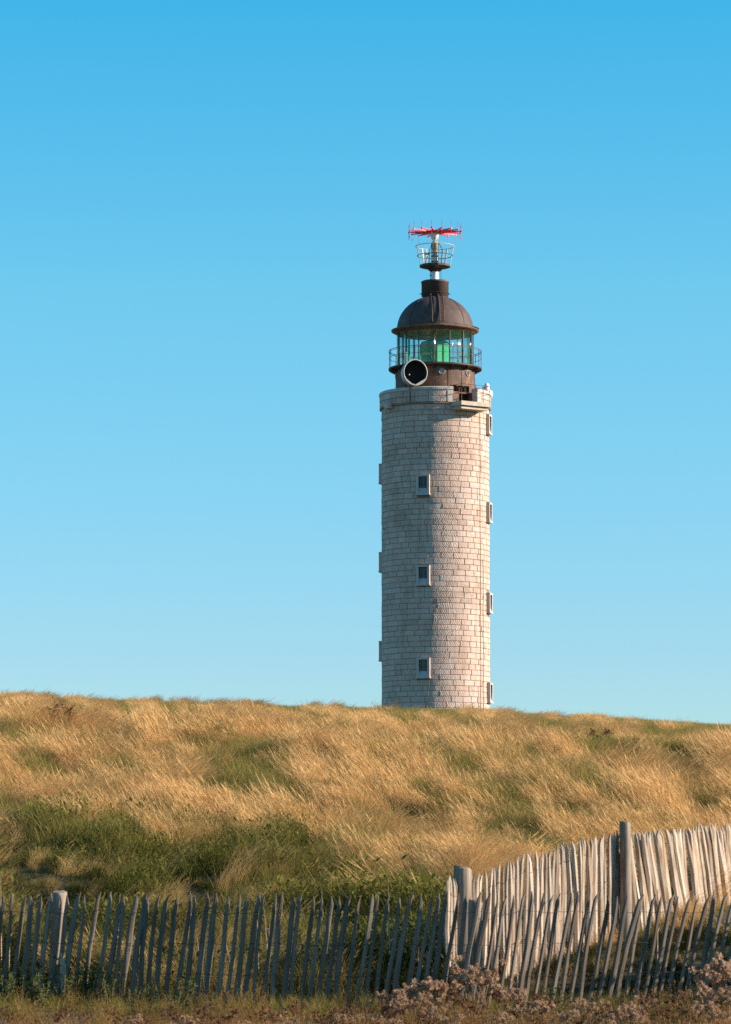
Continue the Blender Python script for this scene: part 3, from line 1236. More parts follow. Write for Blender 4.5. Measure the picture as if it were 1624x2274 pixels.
def post_mesh(rad, hgt, seed, chipped=True):
    rn = random.Random(seed)
    m = MB()
    sides = 20
    zs = [0, hgt * .3, hgt * .6, hgt * .85, hgt - .02, hgt]
    ph = [rn.uniform(.97, 1.03) for _ in range(sides)]
    vs = []
    for i, z in enumerate(zs):
        s = 1.0 + .05 * (1 - z / hgt)
        if i == 5: s *= .93
        for q in range(sides):
            a = 2 * math.pi * q / sides
            rr = rad * s * ph[q] * (1 + rn.uniform(-.02, .02))
            if q in (3, 4) and i in (3, 4, 5) and chipped: rr *= .86
            dz = (rn.uniform(-.012, .012) + .014 * math.cos(a - 1)) if i >= 4 else 0
            vs.append((rr * math.cos(a), rr * math.sin(a), z + dz))
    fs = [tuple(5 * sides + q for q in range(sides))]
    for i in range(5):
        for q in range(sides):
            fs.append((i * sides + q, i * sides + (q + 1) % sides, (i + 1) * sides + (q + 1) % sides, (i + 1) * sides + q))
    m.add(vs, fs, True)
    m.sm[0] = False
    return m.mesh('post', M['postwood'])


def path_points(path, spacing, jit):
    out = []
    carry = 0.0
    for (x0, y0), (x1, y1) in zip(path[:-1], path[1:]):
        ln = math.hypot(x1 - x0, y1 - y0)
        s = carry
        while s < ln:
            t = s / ln
            out.append((x0 + (x1 - x0) * t, y0 + (y1 - y0) * t, math.atan2(y1 - y0, x1 - x0)))
            s += spacing * (1 + random.uniform(-jit, jit))
        carry = s - ln
    return out


def wires(root, pts, levels, off=.020):
    for lv in levels:
        m = MB()
        for ph in (0, 1):
            line = []
            for i, (b, t, ang) in enumerate(pts):
                p = b.lerp(t, lv)
                sg = 1 if (i + ph) % 2 else -1
                nrm = Vector((math.sin(ang), -math.cos(ang), 0))
                line.append(p + nrm * off * sg + Vector((0, 0, .004 * math.sin(i * 1.7))))
                if i + 1 < len(pts):
                    b2, t2, _ = pts[i + 1]
                    line.append((p + b2.lerp(t2, lv)) / 2 + Vector((0, 0, -.004)))
            m.tube(line, .0028, 3)
        m.build('wire', M['wire'], root)


def build_near_fence():
    root = empty('paling_fence', (1.15, 40.0, h1(1.15, 40.0)))
    tag(root, 'leaning grey paling fence with open gaps, nearer the weeds, running the whole width', 'fence')
    path = [(-6.6, 41.15), (1.15, 40.0), (3.2, 40.55), (6.4, 41.7)]
    pts = []
    loc = root.location
    for x, y, ang in path_points(path, .106, .10):
        right = max(0, min(1, (x + 1.0) / 4.5))
        lean = R(6.3 + 6.5 * right + random.gauss(0, 1.0))
        z = h1(x, y) - .04
        hgt = (max(1.19, 1.53 - z) + random.uniform(-.03, .03)) / math.cos(lean)
        o = link('picket', random.choice(OLDPICKETS), root)
        o.location = Vector((x, y, z)) - loc
        o.rotation_euler = (random.gauss(0, .012), lean, ang + random.uniform(-.2, .2))
        w = random.uniform(.95, 1.5)
        o.scale = (w, random.uniform(.9, 1.2), hgt / 1.2)
        top = Vector((x + math.sin(lean) * hgt * math.cos(ang), y + math.sin(lean) * hgt * math.sin(ang), z + hgt * math.cos(lean)))
        pts.append((Vector((x, y, z)) - loc, top - loc, ang))
    wires(root, pts, (.30, .57, .84))
    for px, d, rad, hgt, lean in ((128, 40.78, .080, 1.29, R(3.5)), (1050, 40.16, .082, 1.22, R(-1.5)), (-420, 41.2, .09, 1.2, 0), (1980, 41.6, .09, 1.2, R(4))):
        x = x_at(px, d)
        z = h1(x, d) - .05
        o = link('post', post_mesh(rad, hgt, int(px) + 999), root)
        o.location = Vector((x, d, z)) - loc
        o.rotation_euler = (0, lean, random.uniform(0, 3))
    # splintered stub leaning at the foot of a post
    m = MB()
    m.tube([(0, 0, 0), (.012, 0, .3), (.0, .0, .46), (-.025, 0, .60)], [.055, .052, .04, .008], 7, smooth=False)
    x = x_at(152, 40.7)
    o = m.build('broken_stake', M['wood'], root)
    o.location = Vector((x, 40.70, h1(x, 40.70) - .02)) - loc
    o.rotation_euler = (0, R(-4), .6)


def build_far_fence():
    root = empty('paling_fence', (1.12, 41.5, h1(1.12, 41.5)))
    tag(root, 'close-set pale sunlit paling fence climbing the bank behind the leaning fence', 'fence')
    loc = root.location
    # top line as (photo column, photo row)
    tl = np.array([(990, 1948), (1050, 1942), (1072, 1936), (1122, 1914), (1157, 1897), (1212, 1886), (1252, 1872), (1302, 1861), (1357, 1848), (1402, 1845), (1487, 1839), (1562, 1832), (1622, 1826), (1800, 1812), (2000, 1800)])
    path = [(.93, 41.25), (1.12, 41.5), (3.12, 43.9), (4.72, 46.3), (6.6, 48.2)]
    pts = []
    for x, y, ang in path_points(path, .062, .12):
        px = 812 + x / y * FPX
        ztop = z_at(float(np.interp(px, tl[:, 0], tl[:, 1])), y) + random.uniform(-.03, .025)
        seg = 0 if x < 3.12 else 1
        lean = R(random.gauss(1.0, 1.3) if seg == 0 else random.gauss(-8, 1.7))
        hgt = 1.23 + random.uniform(-.03, .03)
        zb = ztop - hgt
        zb = min(zb, h1(x, y) + .03)
        hgt = ztop - zb
        o = link('picket', random.choice(PICKETS), root)
        bxx = x - math.sin(lean) * hgt
        o.location = Vector((bxx, y, zb)) - loc
        o.rotation_euler = (random.gauss(0, .02), lean, random.uniform(-.25, .25) + ang * .5)
        o.scale = (random.uniform(1.15, 1.7) if seg == 0 else random.uniform(1.35, 2.1), random.uniform(1.2, 1.7), hgt / 1.2)
        pts.append((Vector((bxx, y, zb)) - loc, Vector((x, y, ztop)) - loc, ang))
    wires(root, pts, (.28, .55, .84), .028)
    for px, d, rad, top, lean in ((1028, 41.48, .105, 1925, R(2)), (1385, 43.72, .069, 1826, R(0)), (1840, 47.6, .08, 1800, R(0))):
        x = x_at(px, d)
        zt = z_at(top, d)
        zb = h1(x, d) - .06
        o = link('post', post_mesh(rad, zt - zb, int(px), px < 1200), root)
        o.location = Vector((x, d, zb)) - loc
        o.rotation_euler = (0, lean, random.uniform(0, 3))


build_near_fence()
build_far_fence()


# ------------------------------------------------------------------ grass: tufts scattered over the slope
def tuft_mesh(name, mat, blades, seed):
    """blades: list of (points Nx3, widths N) ribbons"""
    V, F, al, rn = [], [], [], []
    r = np.random.default_rng(seed)
    for pts, wid, yaw in blades:
        n0 = len(V)
        side = np.array([math.cos(yaw), math.sin(yaw), 0])
        k = len(pts)
        q = r.random()
        for i in range(k):
            t = i / (k - 1)
            if i == k - 1 and wid[i] <= 0:
                V.append(tuple(pts[i])); al.append(t); rn.append(q)
            else:
                V.append(tuple(pts[i] - side * wid[i] / 2)); V.append(tuple(pts[i] + side * wid[i] / 2))
                al += [t, t]; rn += [q, q]
        for i in range(k - 2):
            a = n0 + 2 * i
            F.append((a, a + 1, a + 3, a + 2))
        a = n0 + 2 * (k - 2)
        if wid[-1] <= 0: F.append((a, a + 1, a + 2))
        else: F.append((a, a + 1, a + 3, a + 2))
    me = bpy.data.meshes.new(name)
    me.from_pydata(V, [], F)
    for nm, dat in (('along', al), ('rnd', rn)):
        at = me.attributes.new(nm, 'FLOAT', 'POINT')
        at.data.foreach_set('value', np.array(dat, np.float32))
    me.materials.append(mat)
    me.update()
    return me


def ribbon(r, base, hgt, lean_dir, lean, droop, width, k=5, head=0.0):
    """a blade growing from base, leaning, its end drooping; returns points and widths"""
    pts, wid = [], []
    p = np.array(base, float)
    ang = lean * .35
    d = np.array([math.cos(lean_dir), math.sin(lean_dir), 0])
    step = hgt / (k - 1)
    for i in range(k):
        pts.append(p.copy())
        t = i / (k - 1)
        w = width * (1 - t * .75)
        if head and i == k - 2: w = head
        wid.append(0 if i == k - 1 else w)
        ang += (lean * .65 + droop * t * 1.6) / (k - 1)
        p = p + step * (math.sin(ang) * d + np.array([0, 0, math.cos(ang)]))
    return pts, wid


LEFT = math.pi


def make_tufts(kind, n, mat, seed):
    out = []
    for q in range(n):
        r = np.random.default_rng(seed + q)
        B = []
        if kind == 'dry':                         # straw leaning with the wind, slim pale heads
            for i in range(74):
                ld = r.normal(LEFT, .85)
                pts, wid = ribbon(r, (r.normal(0, .13), r.normal(0, .13), -.04), r.uniform(.26, .52), ld, r.uniform(.35, .95), r.uniform(0, .5), r.uniform(.003, .0075))
                B.append((pts, wid, r.normal(0, .7)))
            for i in range(20):
                ld = r.normal(LEFT, .28)
                pts, wid = ribbon(r, (r.normal(0, .12), r.normal(0, .12), -.04), r.uniform(.42, .64), ld, r.uniform(.30, .75), r.uniform(.1, .8), .004, 6)
                B.append((pts, wid, r.normal(0, .7)))
                tip, pre = np.array(pts[-1]), np.array(pts[-3])
                for s in range(2):
                    c = pre + (tip - pre) * r.uniform(.1, .7)
                    v = (tip - pre) * r.uniform(.5, .8) + r.normal(0, .008, 3)
                    B.append(([c, c + v * .5, c + v], [.003, r.uniform(.005, .009), 0], r.normal(0, .8)))
        elif kind == 'laid':                      # combed over by the wind, lying down the slope
            for i in range(84):
                ld = r.normal(-.62, .65)
                pts, wid = ribbon(r, (r.normal(0, .12), r.normal(0, .12), -.03), r.uniform(.38, .72), ld, r.uniform(.6, 1.25), r.uniform(.25, .9), r.uniform(.003, .0075), 6)
                B.append((pts, wid, r.normal(0, .7)))
            for i in range(14):
                ld = r.normal(-.55, .3)
                pts, wid = ribbon(r, (r.normal(0, .1), r.normal(0, .1), -.03), r.uniform(.6, .9), ld, r.uniform(.3, .8), r.uniform(.8, 1.5), .0045, 7)
                B.append((pts, wid, r.normal(0, .7)))
                tip, pre = np.array(pts[-1]), np.array(pts[-3])
                for s in range(2):
                    c = pre + (tip - pre) * r.uniform(.0, .6)
                    v = (tip - pre) * r.uniform(.4, .8) + r.normal(0, .008, 3)
                    B.append(([c, c + v * .5, c + v], [.004, .009, 0], r.normal(0, .8)))
        elif kind == 'green':
            for i in range(70):
                ld = r.normal(LEFT, 1.3)
                pts, wid = ribbon(r, (r.normal(0, .12), r.normal(0, .12), -.03), r.uniform(.22, .50), ld, r.uniform(.1, .8), r.uniform(.1, 1.2), r.uniform(.005, .010))
                B.append((pts, wid, r.uniform(0, 6.28)))
        elif kind == 'herb':                      # tangled leafy growth
            for i in range(60):
                ld = r.uniform(0, 6.28)
                pts, wid = ribbon(r, (r.normal(0, .15), r.normal(0, .15), -.02), r.uniform(.2, .55), ld, r.uniform(.2, .9), r.uniform(.4, 1.6), r.uniform(.006, .011), 5)
                B.append((pts, wid, r.uniform(0, 6.28)))
            for i in range(60):
                c = np.array([r.normal(0, .16), r.normal(0, .16), r.uniform(.05, .36)])
                v = r.normal(0, 1, 3)
                v /= np.linalg.norm(v)
                v *= r.uniform(.04, .08)
                B.append(([c, c + v * .5 + [0, 0, .008], c + v], [.004, r.uniform(.016, .030), 0], r.uniform(0, 6.28)))
        elif kind == 'fore':                      # thin autumn grass in front
            for i in range(34):
                ld = r.uniform(0, 6.28)
                pts, wid = ribbon(r, (r.normal(0, .14), r.normal(0, .14), -.03), r.uniform(.2, .55), ld, r.uniform(.05, .5), r.uniform(0, .8), r.uniform(.003, .006))
                B.append((pts, wid, r.uniform(0, 6.28)))
            for i in range(8):
                ld = r.uniform(0, 6.28)
                pts, wid = ribbon(r, (r.normal(0, .12), r.normal(0, .12), -.03), r.uniform(.45, .8), ld, r.uniform(.0, .35), r.uniform(0, .6), .004, 6)
                B.append((pts, wid, r.uniform(0, 6.28)))
                tip, pre = np.array(pts[-1]), np.array(pts[-3])
                for s in range(7):
                    c = pre + (tip - pre) * r.uniform(.0, 1.0)
                    v = (tip - pre) / (np.linalg.norm(tip - pre) + 1e-6) * .03 + r.normal(0, .014, 3)
                    B.append(([c, c + v * .5, c + v], [.004, .010, 0], r.uniform(0, 6.28)))
        out.append(tuft_mesh(kind + '_tuft', mat, B, seed + 50 + q))
    return out


def scatter(name, meshes, P, yaw, scl, tintv, tilt=None):
    """one object: a point per tuft, tufts set on the points by geometry nodes"""
    src = bpy.data.collections.new(name + '_sources')
    for i, me in enumerate(meshes):
        src.objects.link(bpy.data.objects.new('%s_source_%02d' % (name, i), me))
    n = len(P)
    me = bpy.data.meshes.new(name)
    me.vertices.add(n)
    me.vertices.foreach_set('co', np.asarray(P, np.float32).ravel())

    def att(nm, typ, key, dat):
        a = me.attributes.new(nm, typ, 'POINT')
        a.data.foreach_set(key, np.asarray(dat, np.float32 if typ != 'INT' else np.int32).ravel())
    rot = np.zeros((n, 3))
    rot[:, 2] = yaw
    if tilt is not None: rot[:, :2] = tilt
    att('rot', 'FLOAT_VECTOR', 'vector', rot)
    att('scl', 'FLOAT_VECTOR', 'vector', scl)
    att('tint', 'FLOAT', 'value', tintv)
    att('pick', 'INT', 'value', rng.integers(0, len(meshes), n))
    o = link(name, me)
    g = bpy.data.node_groups.new(name + '_scatter', 'GeometryNodeTree')
    g.interface.new_socket('Geometry', in_out='INPUT', socket_type='NodeSocketGeometry')
    g.interface.new_socket('Geometry', in_out='OUTPUT', socket_type='NodeSocketGeometry')
    N, L = g.nodes, g.links
    gi, go = N.new('NodeGroupInput'), N.new('NodeGroupOutput')
    mp = N.new('GeometryNodeMeshToPoints')
    iop = N.new('GeometryNodeInstanceOnPoints')
    ci = N.new('GeometryNodeCollectionInfo')
    ci.inputs['Collection'].default_value = src
    ci.inputs['Separate Children'].default_value = True
    ci.inputs['Reset Children'].default_value = True

    def na(nm, typ):
        a = N.new('GeometryNodeInputNamedAttribute')
        a.data_type = typ
        a.inputs['Name'].default_value = nm
        return a.outputs['Attribute']
    L.new(gi.outputs[0], mp.inputs['Mesh'])
    L.new(mp.outputs[0], iop.inputs['Points'])
    L.new(ci.outputs[0], iop.inputs['Instance'])
    iop.inputs['Pick Instance'].default_value = True
    L.new(na('pick', 'INT'), iop.inputs['Instance Index'])
    e2r = N.new('FunctionNodeEulerToRotation')
    L.new(na('rot', 'FLOAT_VECTOR'), e2r.inputs[0])
    L.new(e2r.outputs[0], iop.inputs['Rotation'])
    L.new(na('scl', 'FLOAT_VECTOR'), iop.inputs['Scale'])
    L.new(iop.outputs[0], go.inputs[0])
    md = o.modifiers.new('scatter', 'NODES')
    md.node_group = g
    return o


# where the slope is green rather than golden: (photo column, row, half width, half height, tilt, weight)
GREEN = [(560, 1722, 95, 26, 28, .9), (655, 1760, 60, 28, 35, .9), (470, 1665, 60, 14, 25, .6), (620, 1668, 60, 14, 20, .5), (1005, 1690, 75, 17, 38, 1.0), (1062, 1735, 36, 16, 45, .8),
         (1148, 1768, 36, 30, 40, 1.0), (1205, 1848, 42, 20, 30, .9), (1385, 1662, 95, 20, 16, .95), (1320, 1640, 50, 14, 15, .7), (1440, 1690, 60, 12, 30, .6), (830, 1800, 45, 14, 10, .6),
         (235, 1640, 40, 10, 20, .5), (110, 1690, 40, 12, 20, .55), (200, 1722, 40, 10, 20, .4), (560, 1584, 70, 8, 6, .7), (1060, 1590, 70, 9, 6, .7), (640, 1558, 60, 7, 2, .5),
         (350, 1562, 110, 7, 2, .5), (870, 1570, 70, 7, 0, .6), (1250, 1600, 150, 8, 3, .6), (1500, 1612, 130, 9, 2, .6), (1560, 1690, 50, 14, 30, .5), (1270, 1800, 50, 10, 30, .5),
         (1600, 1770, 40, 14, 30, .5), (1090, 1845, 40, 14, 20, .4), (940, 1745, 40, 10, 30, .5), (1010, 1800, 50, 12, 30, .4), (700, 1880, 80, 30, 15, .7), (850, 1900, 40, 16, 20, .4), (30, 1800, 60, 16, 5, .6),
         (930, 1955, 70, 22, 0, .5), (500, 1690, 60, 18, 25, .8), (600, 1700, 90, 24, 30, .8), (350, 1600, 50, 9, 15, .5), (690, 1610, 70, 9, 12, .5), (950, 1640, 50, 9, 25, .45), (1240, 1690, 50, 9, 30, .5), (1330, 1740, 45, 9, 30, .45), (1120, 1650, 50, 8, 25, .4), (760, 1680, 40, 10, 35, .5), (300, 1700, 60, 10, 22, .45), (60, 1620, 50, 8, 15, .4), (870, 1690, 40, 10, 35, .45), (1480, 1760, 50, 10, 30, .4), (780, 1730, 45, 16, 35, .5)]


def green_mask(u, v):
    g = np.zeros_like(u)
    for cx, cy, rx, ry, rt, w in GREEN:
        ry = ry * 1.45
        cy = cy + 4
        c, s = math.cos(R(rt)), math.sin(R(rt))
        du, dv = u - cx, v - cy
        a, b = (du * c + dv * s) / rx, (-du * s + dv * c) / ry
        g = np.maximum(g, w * np.exp(-(a * a + b * b) ** 1.3 * .7))
    c, s = math.cos(R(32)), math.sin(R(32))
    a, b = (u * c + v * s), (-u * s + v * c)
    n = vnoise(a / 90, b / 22, 8) * .40 + vnoise(a / 34, b / 9, 9) * .35 + vnoise(a / 14, b / 4.5, 10) * .25
    return g * .72 + (n - .5) * 1.6


def hollow_mask(u, v):
    """the dark green growth at the foot of the slope"""
    top = np.interp(u, [0, 60, 130, 250, 330, 430, 560, 660, 730, 800, 990, 1050], [1792, 1778, 1800, 1788, 1812, 1806, 1822, 1838, 1905, 1962, 1980, 2010])
    d = (v - top) / 16 + (vnoise(u / 34, v / 14, 11) - .5) * 4.2 + (vnoise(u / 90, v / 30, 12) - .5) * 3.0
    return np.clip(d, -1, 1) * .5 + .5


def build_grass():
    r = np.random.default_rng(21)
    n = 60000
    y = np.sqrt(r.uniform(40.8 ** 2, 97.0 ** 2, n))
    x = r.uniform(-1, 1, n) * (y * .101 * 1.30 + .8)
    z = height(x, y)
    u, v = project(x, y, z + .28)
    hm = hollow_mask(u, v)
    gm = green_mask(u, v)
    # tussocks: the stand swells and sinks, leaving gaps that fill with shade
    sa, sb = u * math.cos(R(33)) + v * math.sin(R(33)), -u * math.sin(R(33)) + v * math.cos(R(33))
    streak = vnoise(sa / 75, sb / 20, 40) * .5 + vnoise(sa / 30, sb / 9, 41) * .5
    clump = vnoise(x / .9, y / 2.2, 14) * .30 + vnoise(x / .34, y / .8, 15) * .25 + streak * .45
    clump = np.clip((clump - .5) * 2.3 + .5, 0, 1)
    clump = np.where(y > 78, .42 + (clump - .5) * .35, clump)
    gm = gm + np.clip((y - 79) / 4, 0, 1) * .20 + np.clip((u - 1150) / 400, 0, 1) * np.clip((1720 - v) / 60, 0, 1) * .10
    sel = r.random(n)
    between = (x > .9 + .0 * y) & (y < 47.5) & (y < 41.3 + np.maximum(0, x - 1.0) * 1.33)
    hollow = (sel < hm) & (u < 1060)
    q = r.random(n)
    patch = vnoise(x / .8, y / 1.6, 22)
    herb = hollow & (q < np.clip(1.55 - 1.8 * patch, .15, .9))
    foot = between & (y < 42.2 + .6 * np.maximum(0, x - 1.2)) & (r.random(n) < .88)  # low herbs put here to darken the shaded strip between the fences
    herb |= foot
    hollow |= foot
    isg = (hollow & ~herb & (q < .90)) | (~hollow & (gm + (streak < .36) * .10 + r.normal(0, .14, n) > .19))
    dry = ~herb & ~isg
    dry &= r.random(n) < np.clip(clump * 1.9, .20, 1)
    herb &= r.random(n) < np.clip(clump * 2.4, .60, 1)
    laid = dry & (vnoise(x / 1.6, y / 3.2, 16) * .7 + (v > 1800) * .16 + r.normal(0, .10, n) > .46)
    up = dry & ~laid
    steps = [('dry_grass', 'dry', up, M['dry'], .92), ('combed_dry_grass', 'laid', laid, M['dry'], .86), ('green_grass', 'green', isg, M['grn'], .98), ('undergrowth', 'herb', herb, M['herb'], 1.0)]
    labels = {'dry_grass': 'golden dry grass standing over the whole slope', 'combed_dry_grass': 'golden grass combed over by wind in locks on the slope',
              'green_grass': 'green grass patches between the golden grass on the slope', 'undergrowth': 'dark green tangled undergrowth at the foot of the slope behind the fence, part of its shade tinted in'}
    for name, kind, mk, mat, s0 in steps:
        i = np.nonzero(mk)[0]
        k = len(i)
        sc = s0 * (.46 + .80 * clump[i]) * r.choice([.75, .9, 1.0, 1.1, 1.35], k, p=[.2, .25, .25, .2, .1]) * r.uniform(.9, 1.1, k)
        sc = np.where(between[i], sc * .45, sc) * (1 - .28 * np.clip((y[i] - 74) / 8, 0, 1))
        if kind in ('dry', 'laid'): sc = sc * np.clip(1.05 - 1.0 * np.clip(gm[i] - .02, 0, 1), .4, 1)
        sc = np.where(y[i] > 79, np.minimum(sc, .55), np.where(y[i] > 71, np.minimum(sc, .68), sc))
        mound = vnoise(x[i] / .75, y[i] / 1.2, 50)
        lift = np.clip((mound - .25) * 1.6, 0, 1)
        lift = .48 + .85 * lift if kind == 'herb' else .52 + .60 * lift if kind == 'green' else .8
        sc = np.where(hollow[i] & (y[i] > 43), sc * lift, np.where(y[i] < 44.5, sc * .85, sc))
        sxy = sc * r.uniform(.9, 1.2, k)
        yaw = r.normal(0, .55, k) if kind in ('dry', 'laid') else r.uniform(0, 6.28, k)
        broad = vnoise(x[i] / 2.5, y[i] / 5, 18)
        if kind in ('dry', 'laid'):
            tn = .25 * broad + .45 * streak[i] + .55 * r.random(k) + .10 - .40 * np.clip(gm[i], 0, .6)
        elif kind == 'green':
            tn = .5 * broad + .4 * r.random(k) + .30 * (v[i] < 1700) - .6 * (y[i] < 43.5) - .25 * hollow[i]  # darker close behind the fence: its shade is put into the tint
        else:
            tn = .25 * broad + .75 * np.clip((mound - .38) * 2.0, 0, 1) * (y[i] > 43) + .35 * r.random(k) - .08 - .5 * foot[i] - .45 * (y[i] < 43.5)  # lit mound tops and shaded hollows and fence foot are tinted in
        P = np.column_stack([x[i], y[i], z[i]])
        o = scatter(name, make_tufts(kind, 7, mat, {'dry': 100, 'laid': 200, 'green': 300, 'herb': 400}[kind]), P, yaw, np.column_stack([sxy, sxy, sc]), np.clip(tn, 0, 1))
        tag(o, labels[name], 'grass' if kind != 'herb' else 'undergrowth', kind='stuff')
    # thin autumn grass in front of and around the nearer fence
    n = 6200
    y = r.uniform(33.5, 41.6, n)
    x = r.uniform(-1, 1, n) * (y * .101 * 1.35 + .8)
    keep = r.random(n) < np.where(y > 39.3, .25, .95) * np.clip(3.2 * vnoise(x / .5, y / .5, 33) - 1.15, .03, .9)
    x, y = x[keep], y[keep]
    k = len(x)
    sc = r.uniform(.5, 1.0, k) * np.where(y > 39.3, .45, .62) * (.7 + .6 * vnoise(x / .8, y / .8, 30))
    tn = np.clip(.7 * vnoise(x / .9, y / .9, 31) + .3 * r.random(k), 0, 1)
    o = scatter('autumn_grass', make_tufts('fore', 7, M['fore'], 500), np.column_stack([x, y, height(x, y)]), r.uniform(0, 6.28, k), np.column_stack([sc, sc, sc]), tn)
    tag(o, 'thin brown autumn grass in front of the leaning fence', 'grass', kind='stuff')
    n = 2600
    y = r.uniform(33.5, 41.2, n)
    x = r.uniform(-1, 1, n) * (y * .101 * 1.35 + .8)
    k = n
    keep = r.random(n) < np.where(x < -.4, .55, .30) * np.where(y < 39.2, .25, 1)
    x, y = x[keep], y[keep]
    k = len(x)
    sc = r.uniform(.35, .7, k)
    o = scatter('green_verge', make_tufts('green', 4, M['grn'], 600), np.column_stack([x, y, height(x, y)]), r.uniform(0, 6.28, k), np.column_stack([sc, sc, sc]), np.clip(r.normal(.45, .25, k), 0, 1))
    tag(o, 'short green grass at the foot of the leaning fence', 'grass', kind='stuff')


build_grass()


# ------------------------------------------------------------------ single plants
def shared_attr(me, al, rn):
    for nm, dat in (('along', al), ('rnd', rn), ('tint', rn)):
        at = me.attributes.new(nm, 'FLOAT', 'POINT')
        at.data.foreach_set('value', np.array(dat, np.float32))


def seed_plant(seed, hgt, stems, spread, mat=None, big=1.0):
    r = np.random.default_rng(seed)
    st = MB()
    heads = []
    for s in range(stems):
        a = r.uniform(0, 6.28)
        h = hgt * r.uniform(.65, 1.0)
        out = spread * r.uniform(.3, 1.0)
        base = np.array([r.normal(0, .04), r.normal(0, .04), -.04])
        mid = base + [math.cos(a) * out * .3, math.sin(a) * out * .3, h * .6]
        top = base + [math.cos(a) * out, math.sin(a) * out, h]
        st.tube([base, mid, top], [.006, .005, .003], 4, cap=False)
        for q in range(int(r.integers(5, 10))):
            t = r.uniform(.0, 1)
            p = mid + (top - mid) * (.55 + .45 * t)
            e = p + np.array([r.normal(0, .065), r.normal(0, .065), r.uniform(.01, .10)])
            st.tube([p, e], [.0025, .002], 3, cap=False)
            heads.append(e)
    V, F, rn = [], [], []
    for e in heads:
        q = r.random()
        rad = r.uniform(.018, .036) * big
        for k in range(26):
            v = r.normal(0, 1, 3)
            v /= np.linalg.norm(v)
            w = np.cross(v, r.normal(0, 1, 3))
            w /= np.linalg.norm(w) + 1e-6
            n0 = len(V)
            c = e + v * rad * .25
            V += [tuple(c - w * .003), tuple(c + v * rad * .9 + w * .011), tuple(c + v * rad * .9 - w * .011), tuple(c + w * .003)]
            F.append((n0, n0 + 2, n0 + 1, n0 + 3))
            rn += [q] * 4
    me = bpy.data.meshes.new('seed_heads')
    me.from_pydata(V, [], F)
    shared_attr(me, [.5] * len(V), rn)
    me.materials.append(mat or M['fluff'])
    me.update()
    return st.mesh('stem', M['stalk']), me


def leafy_plant(seed, hgt, nleaf, spread, mat, size):
    r = np.random.default_rng(seed)
    st = MB()
    V, F, rn = [], [], []
    ns = 6
    for s in range(ns):
        a = r.uniform(0, 6.28)
        h = hgt * r.uniform(.6, 1)
        o = spread * r.uniform(.2, 1)
        p0, p1 = np.array([0, 0, -.03]), np.array([math.cos(a) * o, math.sin(a) * o, h])
        st.tube([p0, (p0 + p1) / 2 + [0, 0, .05 * h], p1], [.006, .005, .003], 4, cap=False)
        for k in range(nleaf // ns):
            t = r.uniform(.15, 1.02)
            c = p0 + (p1 - p0) * t
            v = r.normal(0, 1, 3)
            v[2] = abs(v[2]) * .6
            v /= np.linalg.norm(v)
            w = np.cross(v, [0, 0, 1])
            w /= np.linalg.norm(w) + 1e-6
            ln = size * r.uniform(.6, 1.2)
            n0 = len(V)
            q = r.random()
            V += [tuple(c), tuple(c + v * ln * .5 + w * ln * .22 + [0, 0, .01]), tuple(c + v * ln - [0, 0, ln * .25]), tuple(c + v * ln * .5 - w * ln * .22 + [0, 0, .01])]
            F += [(n0, n0 + 1, n0 + 2), (n0, n0 + 2, n0 + 3)]
            rn += [q] * 4
    me = bpy.data.meshes.new('leaves')
    me.from_pydata(V, [], F)
    shared_attr(me, [.5] * len(V), rn)
    me.materials.append(mat)
    me.update()
    return st.mesh('stem', M['stalk']), me


def plant(name, meshes, partname, x, y, yaw, scl, label, cat, group):
    e = empty(name, (x, y, h1(x, y)))
    e.rotation_euler = (0, 0, yaw)
    e.scale = (scl, scl, scl)
    tag(e, label, cat, group)
    link('stem', meshes[0], e)
    o = link(partname, meshes[1], e)
    o['kind'] = 'stuff'
    return e


